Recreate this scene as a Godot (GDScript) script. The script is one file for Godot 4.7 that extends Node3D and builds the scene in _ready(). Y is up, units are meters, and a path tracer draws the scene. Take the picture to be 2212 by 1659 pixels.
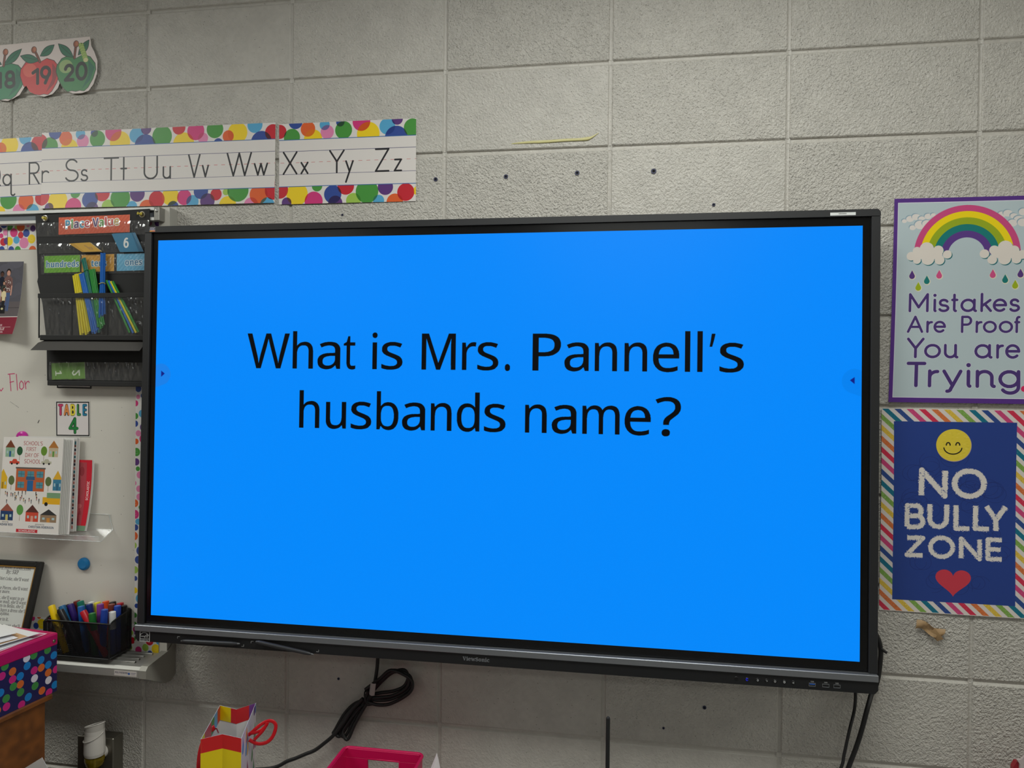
extends Node3D
# A classroom wall of painted concrete block with a wall-hung interactive display, whiteboard, posters and classroom things.
# World: metres, y up, the face of the block wall is the plane z = 0, the room lies at z > 0, floor at y = 0.

# ------------------------------------------------------------------ flat print: a small scan-line painter (units: millimetres, origin top left, y down)
class Canvas:
	var im: Image
	var s := 1.0
	var ss := 2
	var wpx := 0
	var hpx := 0
	func _init(w: float, h: float, ppm: float, over: int, bg: Color) -> void:
		ss = over
		s = ppm * over
		wpx = int(ceil(w * ppm)) * over
		hpx = int(ceil(h * ppm)) * over
		im = Image.create_empty(wpx, hpx, false, Image.FORMAT_RGBA8)
		im.fill(bg)
	func span(y: int, a: float, b: float, col: Color) -> void:
		var x0 := maxi(0, int(round(a)))
		var x1 := mini(wpx, int(round(b)))
		if x1 > x0 and y >= 0 and y < hpx:
			im.fill_rect(Rect2i(x0, y, x1 - x0, 1), col)
	func rect(x: float, y: float, w: float, h: float, col: Color) -> void:
		var x0 := clampi(int(round(x * s)), 0, wpx)
		var y0 := clampi(int(round(y * s)), 0, hpx)
		var x1 := clampi(int(round((x + w) * s)), 0, wpx)
		var y1 := clampi(int(round((y + h) * s)), 0, hpx)
		if x1 > x0 and y1 > y0:
			im.fill_rect(Rect2i(x0, y0, x1 - x0, y1 - y0), col)
	func polys(cs: Array, col: Color) -> void:
		var e := PackedFloat32Array()
		var lo := 1e9
		var hi := -1e9
		for c in cs:
			var n: int = c.size()
			for i in n:
				var a: Vector2 = c[i] * s
				var b: Vector2 = c[(i + 1) % n] * s
				lo = minf(lo, a.y)
				hi = maxf(hi, a.y)
				if absf(a.y - b.y) < 1e-6:
					continue
				if a.y > b.y:
					var t := a
					a = b
					b = t
				e.append_array(PackedFloat32Array([a.y, b.y, a.x, (b.x - a.x) / (b.y - a.y)]))
		for y in range(maxi(0, int(floor(lo))), mini(hpx, int(ceil(hi)) + 1)):
			var c := y + 0.5
			var xs := PackedFloat32Array()
			for k in range(0, e.size(), 4):
				if c >= e[k] and c < e[k + 1]:
					xs.append(e[k + 2] + (c - e[k]) * e[k + 3])
			xs.sort()
			for k in range(0, xs.size() - 1, 2):
				span(y, xs[k], xs[k + 1], col)
	func poly(c: PackedVector2Array, col: Color) -> void:
		polys([c], col)
	func ell(cx: float, cy: float, rx: float, ry: float, col: Color) -> void:
		var y0 := maxi(0, int(floor((cy - ry) * s)))
		var y1 := mini(hpx - 1, int(ceil((cy + ry) * s)))
		for y in range(y0, y1 + 1):
			var v := ((y + 0.5) / s - cy) / ry
			if absf(v) < 1.0:
				var d := rx * sqrt(1.0 - v * v)
				span(y, (cx - d) * s, (cx + d) * s, col)
	func lens(a: Array, b: Array, col: Color) -> void:  # where two discs [x, y, r] overlap
		var y0 := maxi(0, int(floor(maxf(a[1] - a[2], b[1] - b[2]) * s)))
		var y1 := mini(hpx - 1, int(ceil(minf(a[1] + a[2], b[1] + b[2]) * s)))
		for y in range(y0, y1 + 1):
			var u: float = (y + 0.5) / s - a[1]
			var v: float = (y + 0.5) / s - b[1]
			if absf(u) < a[2] and absf(v) < b[2]:
				var da: float = sqrt(a[2] * a[2] - u * u)
				var db: float = sqrt(b[2] * b[2] - v * v)
				span(y, maxf(a[0] - da, b[0] - db) * s, minf(a[0] + da, b[0] + db) * s, col)
	func stroke(p: PackedVector2Array, w: float, col: Color, round_ends := true) -> void:
		for i in p.size() - 1:
			var d := p[i + 1] - p[i]
			if d.length() > 1e-6:
				var n := d.normalized().orthogonal() * (w / 2)
				poly(PackedVector2Array([p[i] + n, p[i + 1] + n, p[i + 1] - n, p[i] - n]), col)
			if i > 0 or round_ends:
				ell(p[i].x, p[i].y, w / 2, w / 2, col)
		if round_ends and p.size():
			ell(p[p.size() - 1].x, p[p.size() - 1].y, w / 2, w / 2, col)
	func arc(cx: float, cy: float, rx: float, ry: float, a0: float, a1: float, w: float, col: Color) -> void:
		var p := PackedVector2Array()
		for i in 17:
			var t := deg_to_rad(lerpf(a0, a1, i / 16.0))
			p.append(Vector2(cx + rx * cos(t), cy + ry * sin(t)))
		stroke(p, w, col)
	func tex() -> ImageTexture:
		var k := ss
		while k > 1:
			im.shrink_x2()
			k /= 2
		return ImageTexture.create_from_image(im)

var ts: TextServer
var sans: RID
var bold: RID
var serif: RID
var fonts_kept := []
var glyph_cache := {}

func face(family: String, weight: int) -> RID:
	var f := SystemFont.new()
	f.font_names = PackedStringArray([family])
	f.font_weight = weight
	fonts_kept.append(f)
	return f.get_rids()[0]

func glyph(rid: RID, ch: String) -> Dictionary:  # outlines in ems, y down, and the advance
	var key := str(rid.get_id()) + ch
	if not glyph_cache.has(key):
		var gi := ts.font_get_glyph_index(rid, 200, ch.unicode_at(0), 0)
		var d := ts.font_get_glyph_contours(rid, 200, gi)
		var cs := []
		var from := 0
		for end in d.contours:
			var c := PackedVector2Array()
			for i in range(from, end + 1):
				c.append(Vector2(d.points[i].x, d.points[i].y) / 200.0)
			from = end + 1
			cs.append(c)
		glyph_cache[key] = {"c": cs, "a": ts.font_get_glyph_advance(rid, 200, gi).x / 200.0}
	return glyph_cache[key]

func glyph_in(c: Canvas, rid: RID, ch: String, x0: float, x1: float, base: float, em: float, col: Color) -> void:
	var g := glyph(rid, ch)
	var lo := 1e9
	var hi := -1e9
	for k in g.c:
		for p in k:
			lo = minf(lo, p.x)
			hi = maxf(hi, p.x)
	var out := []
	for k in g.c:
		var q := PackedVector2Array()
		for p in k:
			q.append(Vector2(remap(p.x, lo, hi, x0, x1), base + p.y * em))
		out.append(q)
	c.polys(out, col)

func text_width(rid: RID, t: String, em: float) -> float:
	var w := 0.0
	for ch in t:
		w += glyph(rid, ch).a * em
	return w

func text(c: Canvas, rid: RID, t: String, x: float, base: float, em: float, col: Color, squeeze := 1.0, rim := 0.0, rim_col := Color.WHITE, turn := 0.0, cols := []) -> void:
	for layer in (2 if rim > 0.0 else 1):
		var at := x
		var k := 0
		for ch in t:
			var g := glyph(rid, ch)
			var out := []
			for r in g.c:
				var q := PackedVector2Array()
				for p in r:
					q.append(Vector2(x, base) + Vector2(at - x + p.x * em * squeeze, p.y * em).rotated(turn))
				out.append(q)
			if rim > 0.0 and layer == 0:
				for q in out:
					var closed: PackedVector2Array = q.duplicate()
					closed.append(q[0])
					c.stroke(closed, rim * 2.0, rim_col)
			else:
				c.polys(out, cols[k % cols.size()] if cols else col)
			if ch != " ":
				k += 1
			at += g.a * em * squeeze

# ------------------------------------------------------------------ pen-stroke letters: paths in cap heights, y up
const GEO := {
	"M": "M 0 0 L 0 1 L .5 .22 L 1 1 L 1 0", "i": "M 0 .66 L 0 .1 A .08 .1 .08 .1 180 270 D 0 .94", "s": "A .2 .495 .17 .165 25 270 A .2 .165 .2 .165 90 -155",
	"t": "M .15 .96 L .15 .12 A .27 .12 .12 .12 180 270 M 0 .66 L .36 .66", "a": "A .33 .33 .33 .33 0 360 M .66 .66 L .66 .1 A .74 .1 .08 .1 180 270",
	"k": "M 0 0 L 0 1 M .46 .64 L 0 .28 M .16 .41 L .5 0", "e": "M 0 .34 L .66 .34 A .33 .33 .33 .33 0 315", "A": "M 0 0 L .42 1 L .84 0 M .13 .32 L .71 .32",
	"r": "M 0 0 L 0 .66 M 0 .36 A .26 .38 .26 .26 175 88", "P": "M 0 0 L 0 1 L .3 1 A .3 .74 .27 .26 90 -90 L 0 .48", "o": "A .33 .33 .33 .33 0 360",
	"f": "M .12 0 L .12 .8 A .28 .8 .16 .18 180 80 M 0 .64 L .3 .64", "Y": "M 0 1 L .4 .48 L .8 1 M .4 .48 L .4 0", "u": "M 0 .66 L 0 .26 A .26 .26 .26 .26 180 360 M .52 .66 L .52 .1 A .6 .1 .08 .1 180 270",
	"T": "M 0 1 L .8 1 M .4 1 L .4 0", "y": "M 0 .66 L .34 .02 M .66 .66 L .27 -.14 A .13 -.14 .14 .1 0 -90", "n": "M 0 0 L 0 .66 M 0 .36 A .26 .4 .26 .26 180 0 L .52 .1 A .6 .1 .08 .1 180 270",
	"g": "A .33 .33 .33 .33 0 360 M .66 .66 L .66 -.02 A .36 -.02 .3 .27 0 -150",
}
const MANUSCRIPT := {
	"P": "M 0 0 L 0 1 L .28 1 A .28 .75 .24 .25 90 -90 L 0 .5", "p": "A .25 .25 .25 .25 0 360 M 0 .5 L 0 -.45", "Q": "A .4 .5 .4 .5 0 360 M .5 .25 L .8 0", "q": "A .25 .25 .25 .25 0 360 M .5 .5 L .5 -.4 A .62 -.4 .12 .1 180 330", "R": "M 0 0 L 0 1 L .28 1 A .28 .75 .24 .25 90 -90 L 0 .5 M .2 .5 L .52 0",
	"r": "M 0 0 L 0 .5 M 0 .28 A .2 .3 .2 .2 175 45", "S": "A .27 .75 .24 .25 30 270 A .27 .25 .27 .25 90 -155", "s": "A .17 .375 .14 .125 30 270 A .17 .125 .17 .125 90 -155",
	"T": "M 0 1 L .6 1 M .3 1 L .3 0", "t": "M .14 1 L .14 0 M 0 .5 L .28 .5", "U": "M 0 1 L 0 .3 A .28 .3 .28 .3 180 360 L .56 1", "u": "M 0 .5 L 0 .16 A .17 .16 .17 .16 180 360 L .34 .5 M .34 .2 L .34 0",
	"V": "M 0 1 L .3 0 L .6 1", "v": "M 0 .5 L .16 0 L .32 .5", "W": "M 0 1 L .26 0 L .5 1 L .74 0 L 1 1", "w": "M 0 .5 L .16 0 L .3 .5 L .44 0 L .6 .5", "X": "M 0 1 L .62 0 M .62 1 L 0 0", "x": "M 0 .5 L .34 0 M .34 .5 L 0 0",
	"Y": "M 0 1 L .3 .5 L .6 1 M .3 .5 L .3 0", "y": "M 0 .5 L .17 .04 M .34 .5 L 0 -.45", "Z": "M 0 1 L .6 1 L 0 0 L .6 0", "z": "M .02 .5 L .34 .5 L 0 0 L .34 0",
}
const BLOCKY := {
	"N": "M 0 0 L 0 1 L .8 0 L .8 1", "O": "A .5 .5 .5 .5 0 360", "B": "M 0 0 L 0 1 L .5 1 A .5 .76 .3 .24 90 -90 L 0 .52 M .5 .52 A .55 .26 .35 .26 90 -90 L 0 0", "U": "M 0 1 L 0 .36 A .38 .36 .38 .36 180 360 L .76 1",
	"L": "M 0 1 L 0 0 L .6 0", "Y": "M 0 1 L .42 .45 L .84 1 M .42 .45 L .42 0", "Z": "M 0 1 L .7 1 L 0 0 L .7 0", "E": "M .6 1 L 0 1 L 0 0 L .6 0 M 0 .5 L .55 .5",
	"1": "M 0 .78 L .22 1 L .22 0", "2": "A .33 .7 .33 .3 170 -30 L 0 0 L .68 0", "0": "A .36 .5 .36 .5 0 360", "9": "A .32 .68 .32 .32 0 360 M .64 .68 L .3 0", "8": "A .33 .74 .28 .26 0 360 A .33 .25 .33 .25 0 360",
	"4": "M .55 0 L .55 1 L 0 .3 L .78 .3", "T": "M 0 1 L .7 1 M .35 1 L .35 0", "A": "M 0 0 L .35 1 L .7 0 M .12 .35 L .58 .35", "6": "A .32 .32 .32 .32 0 360 M .0 .34 A .4 .4 .4 .6 180 75", "F": "M .6 1 L 0 1 L 0 0 M 0 .5 L .5 .5", "l": "M 0 1 L 0 0", "o": "A .25 .25 .25 .25 0 360", "r": "M 0 0 L 0 .55 M 0 .3 A .22 .3 .22 .22 175 60",
}

func pen(path: String) -> Array:
	var out := []
	var cur := PackedVector2Array()
	var t := path.split(" ")
	var i := 0
	while i < t.size():
		match t[i]:
			"M":
				if cur.size():
					out.append(cur)
				cur = PackedVector2Array([Vector2(float(t[i + 1]), float(t[i + 2]))])
				i += 3
			"L":
				cur.append(Vector2(float(t[i + 1]), float(t[i + 2])))
				i += 3
			"A":
				for k in 19:
					var a := deg_to_rad(lerpf(float(t[i + 5]), float(t[i + 6]), k / 18.0))
					cur.append(Vector2(float(t[i + 1]) + float(t[i + 3]) * cos(a), float(t[i + 2]) + float(t[i + 4]) * sin(a)))
				i += 7
			"D":
				out.append(cur)
				cur = PackedVector2Array([Vector2(float(t[i + 1]), float(t[i + 2])), Vector2(float(t[i + 1]) + 0.001, float(t[i + 2]))])
				i += 3
	out.append(cur)
	return out

func pen_in(c: Canvas, path: String, x0: float, x1: float, base: float, cap: float, w: float, col: Color, dot := 1.0) -> void:
	var lo := 1e9
	var hi := -1e9
	var strokes := pen(path)
	for k in strokes:
		for p in k:
			lo = minf(lo, p.x)
			hi = maxf(hi, p.x)
	var wide := hi - lo > 0.01
	for k in strokes:
		var q := PackedVector2Array()
		for p in k:
			q.append(Vector2(remap(p.x, lo, hi, x0 + w / 2, maxf(x1 - w / 2, x0 + w / 2)) if wide else (x0 + x1) / 2, base - p.y * cap))
		c.stroke(q, w * (dot if k.size() == 2 and k[0].distance_to(k[1]) < 0.01 else 1.0), col)

# ------------------------------------------------------------------ geometry
func begin(smooth := false) -> SurfaceTool:
	var st := SurfaceTool.new()
	st.begin(Mesh.PRIMITIVE_TRIANGLES)
	st.set_smooth_group(0 if smooth else -1)
	return st

func done(st: SurfaceTool, onto: ArrayMesh = null) -> ArrayMesh:
	st.generate_normals()
	return st.commit(onto) if onto else st.commit()

func tri(st: SurfaceTool, a: Vector3, b: Vector3, c: Vector3, out: Vector3, ua := Vector2.ZERO, ub := Vector2.ZERO, uc := Vector2.ZERO) -> void:
	if (b - a).cross(c - a).dot(out) > 0.0:  # front faces run clockwise
		var t := b
		b = c
		c = t
		var u := ub
		ub = uc
		uc = u
	st.set_uv(ua)
	st.add_vertex(a)
	st.set_uv(ub)
	st.add_vertex(b)
	st.set_uv(uc)
	st.add_vertex(c)

func quad(st: SurfaceTool, a: Vector3, b: Vector3, c: Vector3, d: Vector3, out: Vector3, u := [Vector2.ZERO, Vector2.ZERO, Vector2.ZERO, Vector2.ZERO]) -> void:
	tri(st, a, b, c, out, u[0], u[1], u[2])
	tri(st, a, c, d, out, u[0], u[2], u[3])

func bevelled(st: SurfaceTool, lo: Vector3, hi: Vector3, b := 0.001, xf := Transform3D.IDENTITY) -> void:
	var v := func(s: Array, k: int) -> Vector3:
		var p := Vector3.ZERO
		for i in 3:
			p[i] = (hi[i] if s[i] > 0 else lo[i]) - (0.0 if i == k else s[i] * b)
		return xf * p
	for k in 3:
		var u := (k + 1) % 3
		var w := (k + 2) % 3
		for sk in [-1, 1]:
			var out := Vector3.ZERO
			out[k] = sk
			var q := []
			for m in [[-1, -1], [1, -1], [1, 1], [-1, 1]]:
				var s := [0, 0, 0]
				s[k] = sk
				s[u] = m[0]
				s[w] = m[1]
				q.append(v.call(s, k))
			quad(st, q[0], q[1], q[2], q[3], xf.basis * out)
		for su in [-1, 1]:
			for sw in [-1, 1]:
				var a := [0, 0, 0]
				var c := [0, 0, 0]
				a[k] = -1
				c[k] = 1
				a[u] = su
				c[u] = su
				a[w] = sw
				c[w] = sw
				var out := Vector3.ZERO
				out[u] = su
				out[w] = sw
				quad(st, v.call(a, u), v.call(c, u), v.call(c, w), v.call(a, w), xf.basis * out)
	for x in [-1, 1]:
		for y in [-1, 1]:
			for z in [-1, 1]:
				tri(st, v.call([x, y, z], 0), v.call([x, y, z], 1), v.call([x, y, z], 2), xf.basis * Vector3(x, y, z))

func box(size: Vector3, b := 0.001, centre := Vector3.ZERO) -> ArrayMesh:
	var st := begin()
	bevelled(st, centre - size / 2, centre + size / 2, b)
	return done(st)

func prism(st: SurfaceTool, poly: PackedVector2Array, z0: float, z1: float, xf := Transform3D.IDENTITY) -> void:
	var ids := Geometry2D.triangulate_polygon(poly)
	for i in range(0, ids.size(), 3):
		for z in [z0, z1]:
			tri(st, xf * Vector3(poly[ids[i]].x, poly[ids[i]].y, z), xf * Vector3(poly[ids[i + 1]].x, poly[ids[i + 1]].y, z), xf * Vector3(poly[ids[i + 2]].x, poly[ids[i + 2]].y, z), xf.basis * Vector3(0, 0, 1 if z == z1 else -1) * (1.0 if z1 > z0 else -1.0))
	var turn := 1.0 if Geometry2D.is_polygon_clockwise(poly) else -1.0
	for i in poly.size():
		var a := poly[i]
		var c := poly[(i + 1) % poly.size()]
		var n := Vector2(-(c - a).y, (c - a).x) * turn
		quad(st, xf * Vector3(a.x, a.y, z0), xf * Vector3(c.x, c.y, z0), xf * Vector3(c.x, c.y, z1), xf * Vector3(a.x, a.y, z1), xf.basis * Vector3(n.x, n.y, 0))

func rounded(w: float, h: float, r: float, n := 5) -> PackedVector2Array:
	var p := PackedVector2Array()
	for k in 4:
		var cx := (w / 2 - r) * (1 if k == 0 or k == 3 else -1)
		var cy := (h / 2 - r) * (1 if k < 2 else -1)
		for i in n + 1:
			var a := PI / 2 * (k + float(i) / n)
			p.append(Vector2(cx + r * cos(a), cy + r * sin(a)))
	return p

func catmull(p: Array, n := 6) -> PackedVector3Array:
	var out := PackedVector3Array()
	for i in p.size() - 1:
		var a: Vector3 = p[maxi(i - 1, 0)]
		var b: Vector3 = p[i]
		var c: Vector3 = p[i + 1]
		var d: Vector3 = p[mini(i + 2, p.size() - 1)]
		for k in n:
			out.append(b.cubic_interpolate(c, a, d, float(k) / n))
	out.append(p[-1])
	return out

func tube(st: SurfaceTool, p: PackedVector3Array, radii: Array, sides := 10, flat := 1.0) -> void:
	var dir := (p[1] - p[0]).normalized()
	var up := dir.cross(Vector3.UP if absf(dir.y) < 0.9 else Vector3.RIGHT).normalized()
	var rings := []
	for i in p.size():
		var d := (p[mini(i + 1, p.size() - 1)] - p[maxi(i - 1, 0)]).normalized()
		up = (up - d * up.dot(d)).normalized()
		var side := d.cross(up)
		var r: float = radii[mini(i, radii.size() - 1)]
		var ring := PackedVector3Array()
		for k in sides:
			var a := TAU * k / sides
			ring.append(p[i] + up * cos(a) * r + side * sin(a) * r * flat)
		rings.append(ring)
	st.set_smooth_group(1)
	for i in rings.size() - 1:
		for k in sides:
			var j := (k + 1) % sides
			quad(st, rings[i][k], rings[i][j], rings[i + 1][j], rings[i + 1][k], rings[i][k] + rings[i][j] - p[i] * 2.0)
	for e in 2:
		var ring: PackedVector3Array = rings[0] if e == 0 else rings[-1]
		var c: Vector3 = p[0] if e == 0 else p[-1]
		var out: Vector3 = p[0] - p[1] if e == 0 else p[-1] - p[-2]
		st.set_smooth_group(2 + e)
		for k in sides:
			tri(st, c, ring[k], ring[(k + 1) % sides], out)

func lathe(st: SurfaceTool, prof: Array, sides := 16, xf := Transform3D.IDENTITY) -> void:  # [radius, height] from the bottom up, outside to the right
	for i in prof.size() - 1:
		var a: Array = prof[i]
		var b: Array = prof[i + 1]
		var n := Vector2(b[1] - a[1], a[0] - b[0])
		st.set_smooth_group(10 + i)
		for k in sides:
			var t0 := TAU * k / sides
			var t1 := TAU * (k + 1) / sides
			var m := (t0 + t1) / 2
			var out := xf.basis * Vector3(cos(m) * n.x, n.y, sin(m) * n.x)
			var q := [Vector3(cos(t0) * a[0], a[1], sin(t0) * a[0]), Vector3(cos(t1) * a[0], a[1], sin(t1) * a[0]), Vector3(cos(t1) * b[0], b[1], sin(t1) * b[0]), Vector3(cos(t0) * b[0], b[1], sin(t0) * b[0])]
			if a[0] > 1e-6:
				tri(st, xf * q[0], xf * q[1], xf * q[2], out)
			if b[0] > 1e-6:
				tri(st, xf * q[0], xf * q[2], xf * q[3], out)

# A sheet of paper, card or cloth: w x h, thickness t, centred, facing +z, pushed about by bend(u, v) (u from the left, v from the top). Surface 0 is printed, surface 1 is the back and the edges.
func sheet(w: float, h: float, t := 0.0004, nx := 1, ny := 1, bend = null) -> ArrayMesh:
	var at := func(i: int, j: int, back: float) -> Vector3:
		var u := float(i) / nx
		var v := float(j) / ny
		var p := Vector3((u - 0.5) * w, (0.5 - v) * h, -back)
		return p + (bend.call(u, v) if bend != null else Vector3.ZERO)
	var st := begin(nx > 1 or ny > 1)
	for i in nx:
		for j in ny:
			quad(st, at.call(i, j, 0.0), at.call(i, j + 1, 0.0), at.call(i + 1, j + 1, 0.0), at.call(i + 1, j, 0.0), Vector3.BACK, [Vector2(float(i) / nx, float(j) / ny), Vector2(float(i) / nx, float(j + 1) / ny), Vector2(float(i + 1) / nx, float(j + 1) / ny), Vector2(float(i + 1) / nx, float(j) / ny)])
	var m := done(st)
	st = begin(nx > 1 or ny > 1)
	for i in nx:
		for j in ny:
			quad(st, at.call(i, j, t), at.call(i, j + 1, t), at.call(i + 1, j + 1, t), at.call(i + 1, j, t), Vector3.FORWARD)
	st.set_smooth_group(-1)
	for i in nx:
		quad(st, at.call(i, 0, 0.0), at.call(i + 1, 0, 0.0), at.call(i + 1, 0, t), at.call(i, 0, t), Vector3.UP)
		quad(st, at.call(i, ny, 0.0), at.call(i + 1, ny, 0.0), at.call(i + 1, ny, t), at.call(i, ny, t), Vector3.DOWN)
	for j in ny:
		quad(st, at.call(0, j, 0.0), at.call(0, j + 1, 0.0), at.call(0, j + 1, t), at.call(0, j, t), Vector3.LEFT)
		quad(st, at.call(nx, j, 0.0), at.call(nx, j + 1, 0.0), at.call(nx, j + 1, t), at.call(nx, j, t), Vector3.RIGHT)
	return done(st, m)

# A flat card cut to an outline (metres, y up): surface 0 its printed front, surface 1 the rest; print covers the rectangle from org (top left) of the given size.
func cutout(poly: PackedVector2Array, z0: float, z1: float, org: Vector2, size: Vector2) -> ArrayMesh:
	var st := begin()
	var ids := Geometry2D.triangulate_polygon(poly)
	for i in range(0, ids.size(), 3):
		var p := []
		var u := []
		for k in 3:
			var v := poly[ids[i + k]]
			p.append(Vector3(v.x, v.y, z1))
			u.append(Vector2((v.x - org.x) / size.x, (org.y - v.y) / size.y))
		tri(st, p[0], p[1], p[2], Vector3.BACK, u[0], u[1], u[2])
	var m := done(st)
	st = begin()
	for i in range(0, ids.size(), 3):
		tri(st, Vector3(poly[ids[i]].x, poly[ids[i]].y, z0), Vector3(poly[ids[i + 1]].x, poly[ids[i + 1]].y, z0), Vector3(poly[ids[i + 2]].x, poly[ids[i + 2]].y, z0), Vector3.FORWARD)
	var turn := 1.0 if Geometry2D.is_polygon_clockwise(poly) else -1.0
	for i in poly.size():
		var a := poly[i]
		var c := poly[(i + 1) % poly.size()]
		var n := Vector2(-(c - a).y, (c - a).x) * turn
		quad(st, Vector3(a.x, a.y, z0), Vector3(c.x, c.y, z0), Vector3(c.x, c.y, z1), Vector3(a.x, a.y, z1), Vector3(n.x, n.y, 0))
	return done(st, m)

# ------------------------------------------------------------------ materials and nodes
func rgb(r: int, g: int, b: int) -> Color:
	return Color8(r, g, b)

func paint(col: Color, rough := 0.6, metal := 0.0) -> StandardMaterial3D:
	var m := StandardMaterial3D.new()
	m.albedo_color = col
	m.roughness = rough
	m.metallic = metal
	return m

func printed(t: Texture2D, rough := 0.5) -> StandardMaterial3D:
	var m := StandardMaterial3D.new()
	m.albedo_texture = t
	m.roughness = rough
	m.texture_repeat = false
	return m

func clear(col: Color, alpha: float, rough := 0.08) -> StandardMaterial3D:
	var m := paint(Color(col, alpha), rough)
	m.transparency = BaseMaterial3D.TRANSPARENCY_ALPHA
	return m

# seamless value noise: n random cells a side, blown up to size pixels
func cells(n: int, size: int, rng_seed: int, lo := 0.0, hi := 1.0) -> Image:
	var r := RandomNumberGenerator.new()
	r.seed = rng_seed
	var v := PackedFloat32Array()
	for i in n * n:
		v.append(r.randf_range(lo, hi))
	var im := Image.create_empty(n + 8, n + 8, false, Image.FORMAT_RGBA8)
	for y in n + 8:
		for x in n + 8:
			var g := v[((y + n - 4) % n) * n + (x + n - 4) % n]
			im.set_pixel(x, y, Color(g, g, g))
	var k := size / n
	im.resize((n + 8) * k, (n + 8) * k, Image.INTERPOLATE_CUBIC)
	return im.get_region(Rect2i(4 * k, 4 * k, size, size))

func over(under: Image, top: Image, share: float) -> void:
	var t: Image = top.duplicate()
	# a copy of the top picture with its alpha set to the share
	var d := t.get_data()
	for i in range(3, d.size(), 4):
		d[i] = int(share * 255)
	t.set_data(t.get_width(), t.get_height(), false, Image.FORMAT_RGBA8, d)
	under.blend_rect(t, Rect2i(Vector2i.ZERO, t.get_size()), Vector2i.ZERO)

var taken := {}
func numbered(called: String) -> String:
	var k: int = taken.get(called, 0)
	taken[called] = k + 1
	return called if k == 0 else "%s_%03d" % [called, k]

func thing(called: String, label: String, category: String, at := Vector3.ZERO, group := "") -> Node3D:
	var o := Node3D.new()
	o.name = numbered(called)
	add_child(o)
	o.position = at
	o.set_meta("label", label)
	o.set_meta("category", category)
	if group:
		o.set_meta("group", group)
	return o

func part(parent: Node, called: String, m: Mesh, mats, at := Vector3.ZERO, turn := Vector3.ZERO) -> MeshInstance3D:
	var o := MeshInstance3D.new()
	o.name = called
	o.mesh = m
	var list: Array = mats if mats is Array else [mats]
	for i in m.get_surface_count():
		o.set_surface_override_material(i, list[mini(i, list.size() - 1)])
	parent.add_child(o, true)
	o.position = at
	o.rotation = turn
	return o

func solo(called: String, label: String, category: String, m: Mesh, mats, at := Vector3.ZERO, turn := Vector3.ZERO, group := "") -> MeshInstance3D:
	var o := part(self, numbered(called), m, mats, at, turn)
	o.set_meta("label", label)
	o.set_meta("category", category)
	if group:
		o.set_meta("group", group)
	return o

func setting(called: String, m: Mesh, mat, at := Vector3.ZERO) -> MeshInstance3D:
	var o := part(self, called, m, mat, at)
	o.set_meta("kind", "structure")
	return o

# ------------------------------------------------------------------ the scene
const CEIL := 2.6416      # thirteen courses of block
const BW := 0.4064        # block pitch
const BH := 0.2032
const BOARD := 0.0345     # face of the whiteboard
var white_paper: StandardMaterial3D
var black_plastic: StandardMaterial3D

func _ready() -> void:
	var cam := Camera3D.new()
	cam.name = "camera"
	add_child(cam)
	cam.position = Vector3(1.6800, 1.4811, 1.7722)
	cam.rotation = Vector3(-0.009611, 0.159729, 0.010562)
	cam.fov = 55.278
	cam.near = 0.05
	cam.far = 50.0
	cam.current = true

	var env := Environment.new()
	env.background_mode = Environment.BG_COLOR
	env.background_color = Color.BLACK
	env.tonemap_mode = Environment.TONE_MAPPER_LINEAR
	env.tonemap_exposure = 1.0
	env.sdfgi_enabled = true
	env.ssao_enabled = true
	env.ssil_enabled = true
	var we := WorldEnvironment.new()
	we.name = "surroundings"
	we.environment = env
	add_child(we)

	# recessed ceiling troffers, two rows of three
	for r in 3:
		for k in 3:
			troffer(Vector3([-0.85, 1.75, 4.95][k], CEIL, [1.08, 3.65, 6.10][r]), [2.5, 0.5, 0.5][r], "flat ceiling light panel, %s of the row %s" % [["left one", "middle one", "right one"][k], ["nearest the display wall", "in the middle of the room", "furthest from the display wall"][r]])

	ts = TextServerManager.get_primary_interface()
	sans = face("Droid Sans", 400)
	bold = face("Droid Sans", 700)
	serif = face("Droid Serif", 700)
	white_paper = paint(rgb(228, 225, 220), 0.7)
	black_plastic = paint(rgb(22, 22, 23), 0.45)

	room()
	block_wall()
	low_bookcase()
	display()
	whiteboard()
	wood_cabinet()
	number_apples()
	alphabet()
	rainbow_poster()
	bully_poster()
	pocket_chart()
	board_things()
	tray_things()
	cabinet_things()
	wall_things()
	table_things()

func troffer(at: Vector3, energy: float, label: String) -> void:
	var t := thing("ceiling_light", label, "light", at, "ceiling light panels")
	var st := begin()
	for s in [-1, 1]:
		bevelled(st, Vector3(0.59 * s - 0.02, -0.012, -0.305), Vector3(0.59 * s + 0.02, 0.0, 0.305), 0.002)
		bevelled(st, Vector3(-0.57, -0.012, 0.285 * s - 0.02), Vector3(0.57, 0.0, 0.285 * s + 0.02), 0.002)
	part(t, "frame", done(st), paint(rgb(225, 225, 220), 0.5))
	var glow := paint(rgb(240, 240, 235), 0.5)
	glow.emission_enabled = true
	glow.emission = Color(0.963, 0.975, 0.949)
	glow.emission_energy_multiplier = 1.2
	part(t, "diffuser", box(Vector3(1.14, 0.004, 0.53), 0.001, Vector3(0, -0.004, 0)), glow)
	var l := AreaLight3D.new()
	l.name = "panel_glow"
	l.area_size = Vector2(1.14, 0.53)
	l.area_normalize_energy = true
	l.light_energy = energy
	l.light_color = Color(0.963, 0.975, 0.949)
	l.area_range = 14.0
	l.area_attenuation = 2.0
	l.shadow_enabled = true
	l.rotation.x = -PI / 2
	l.position.y = -0.02
	t.add_child(l)

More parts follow.
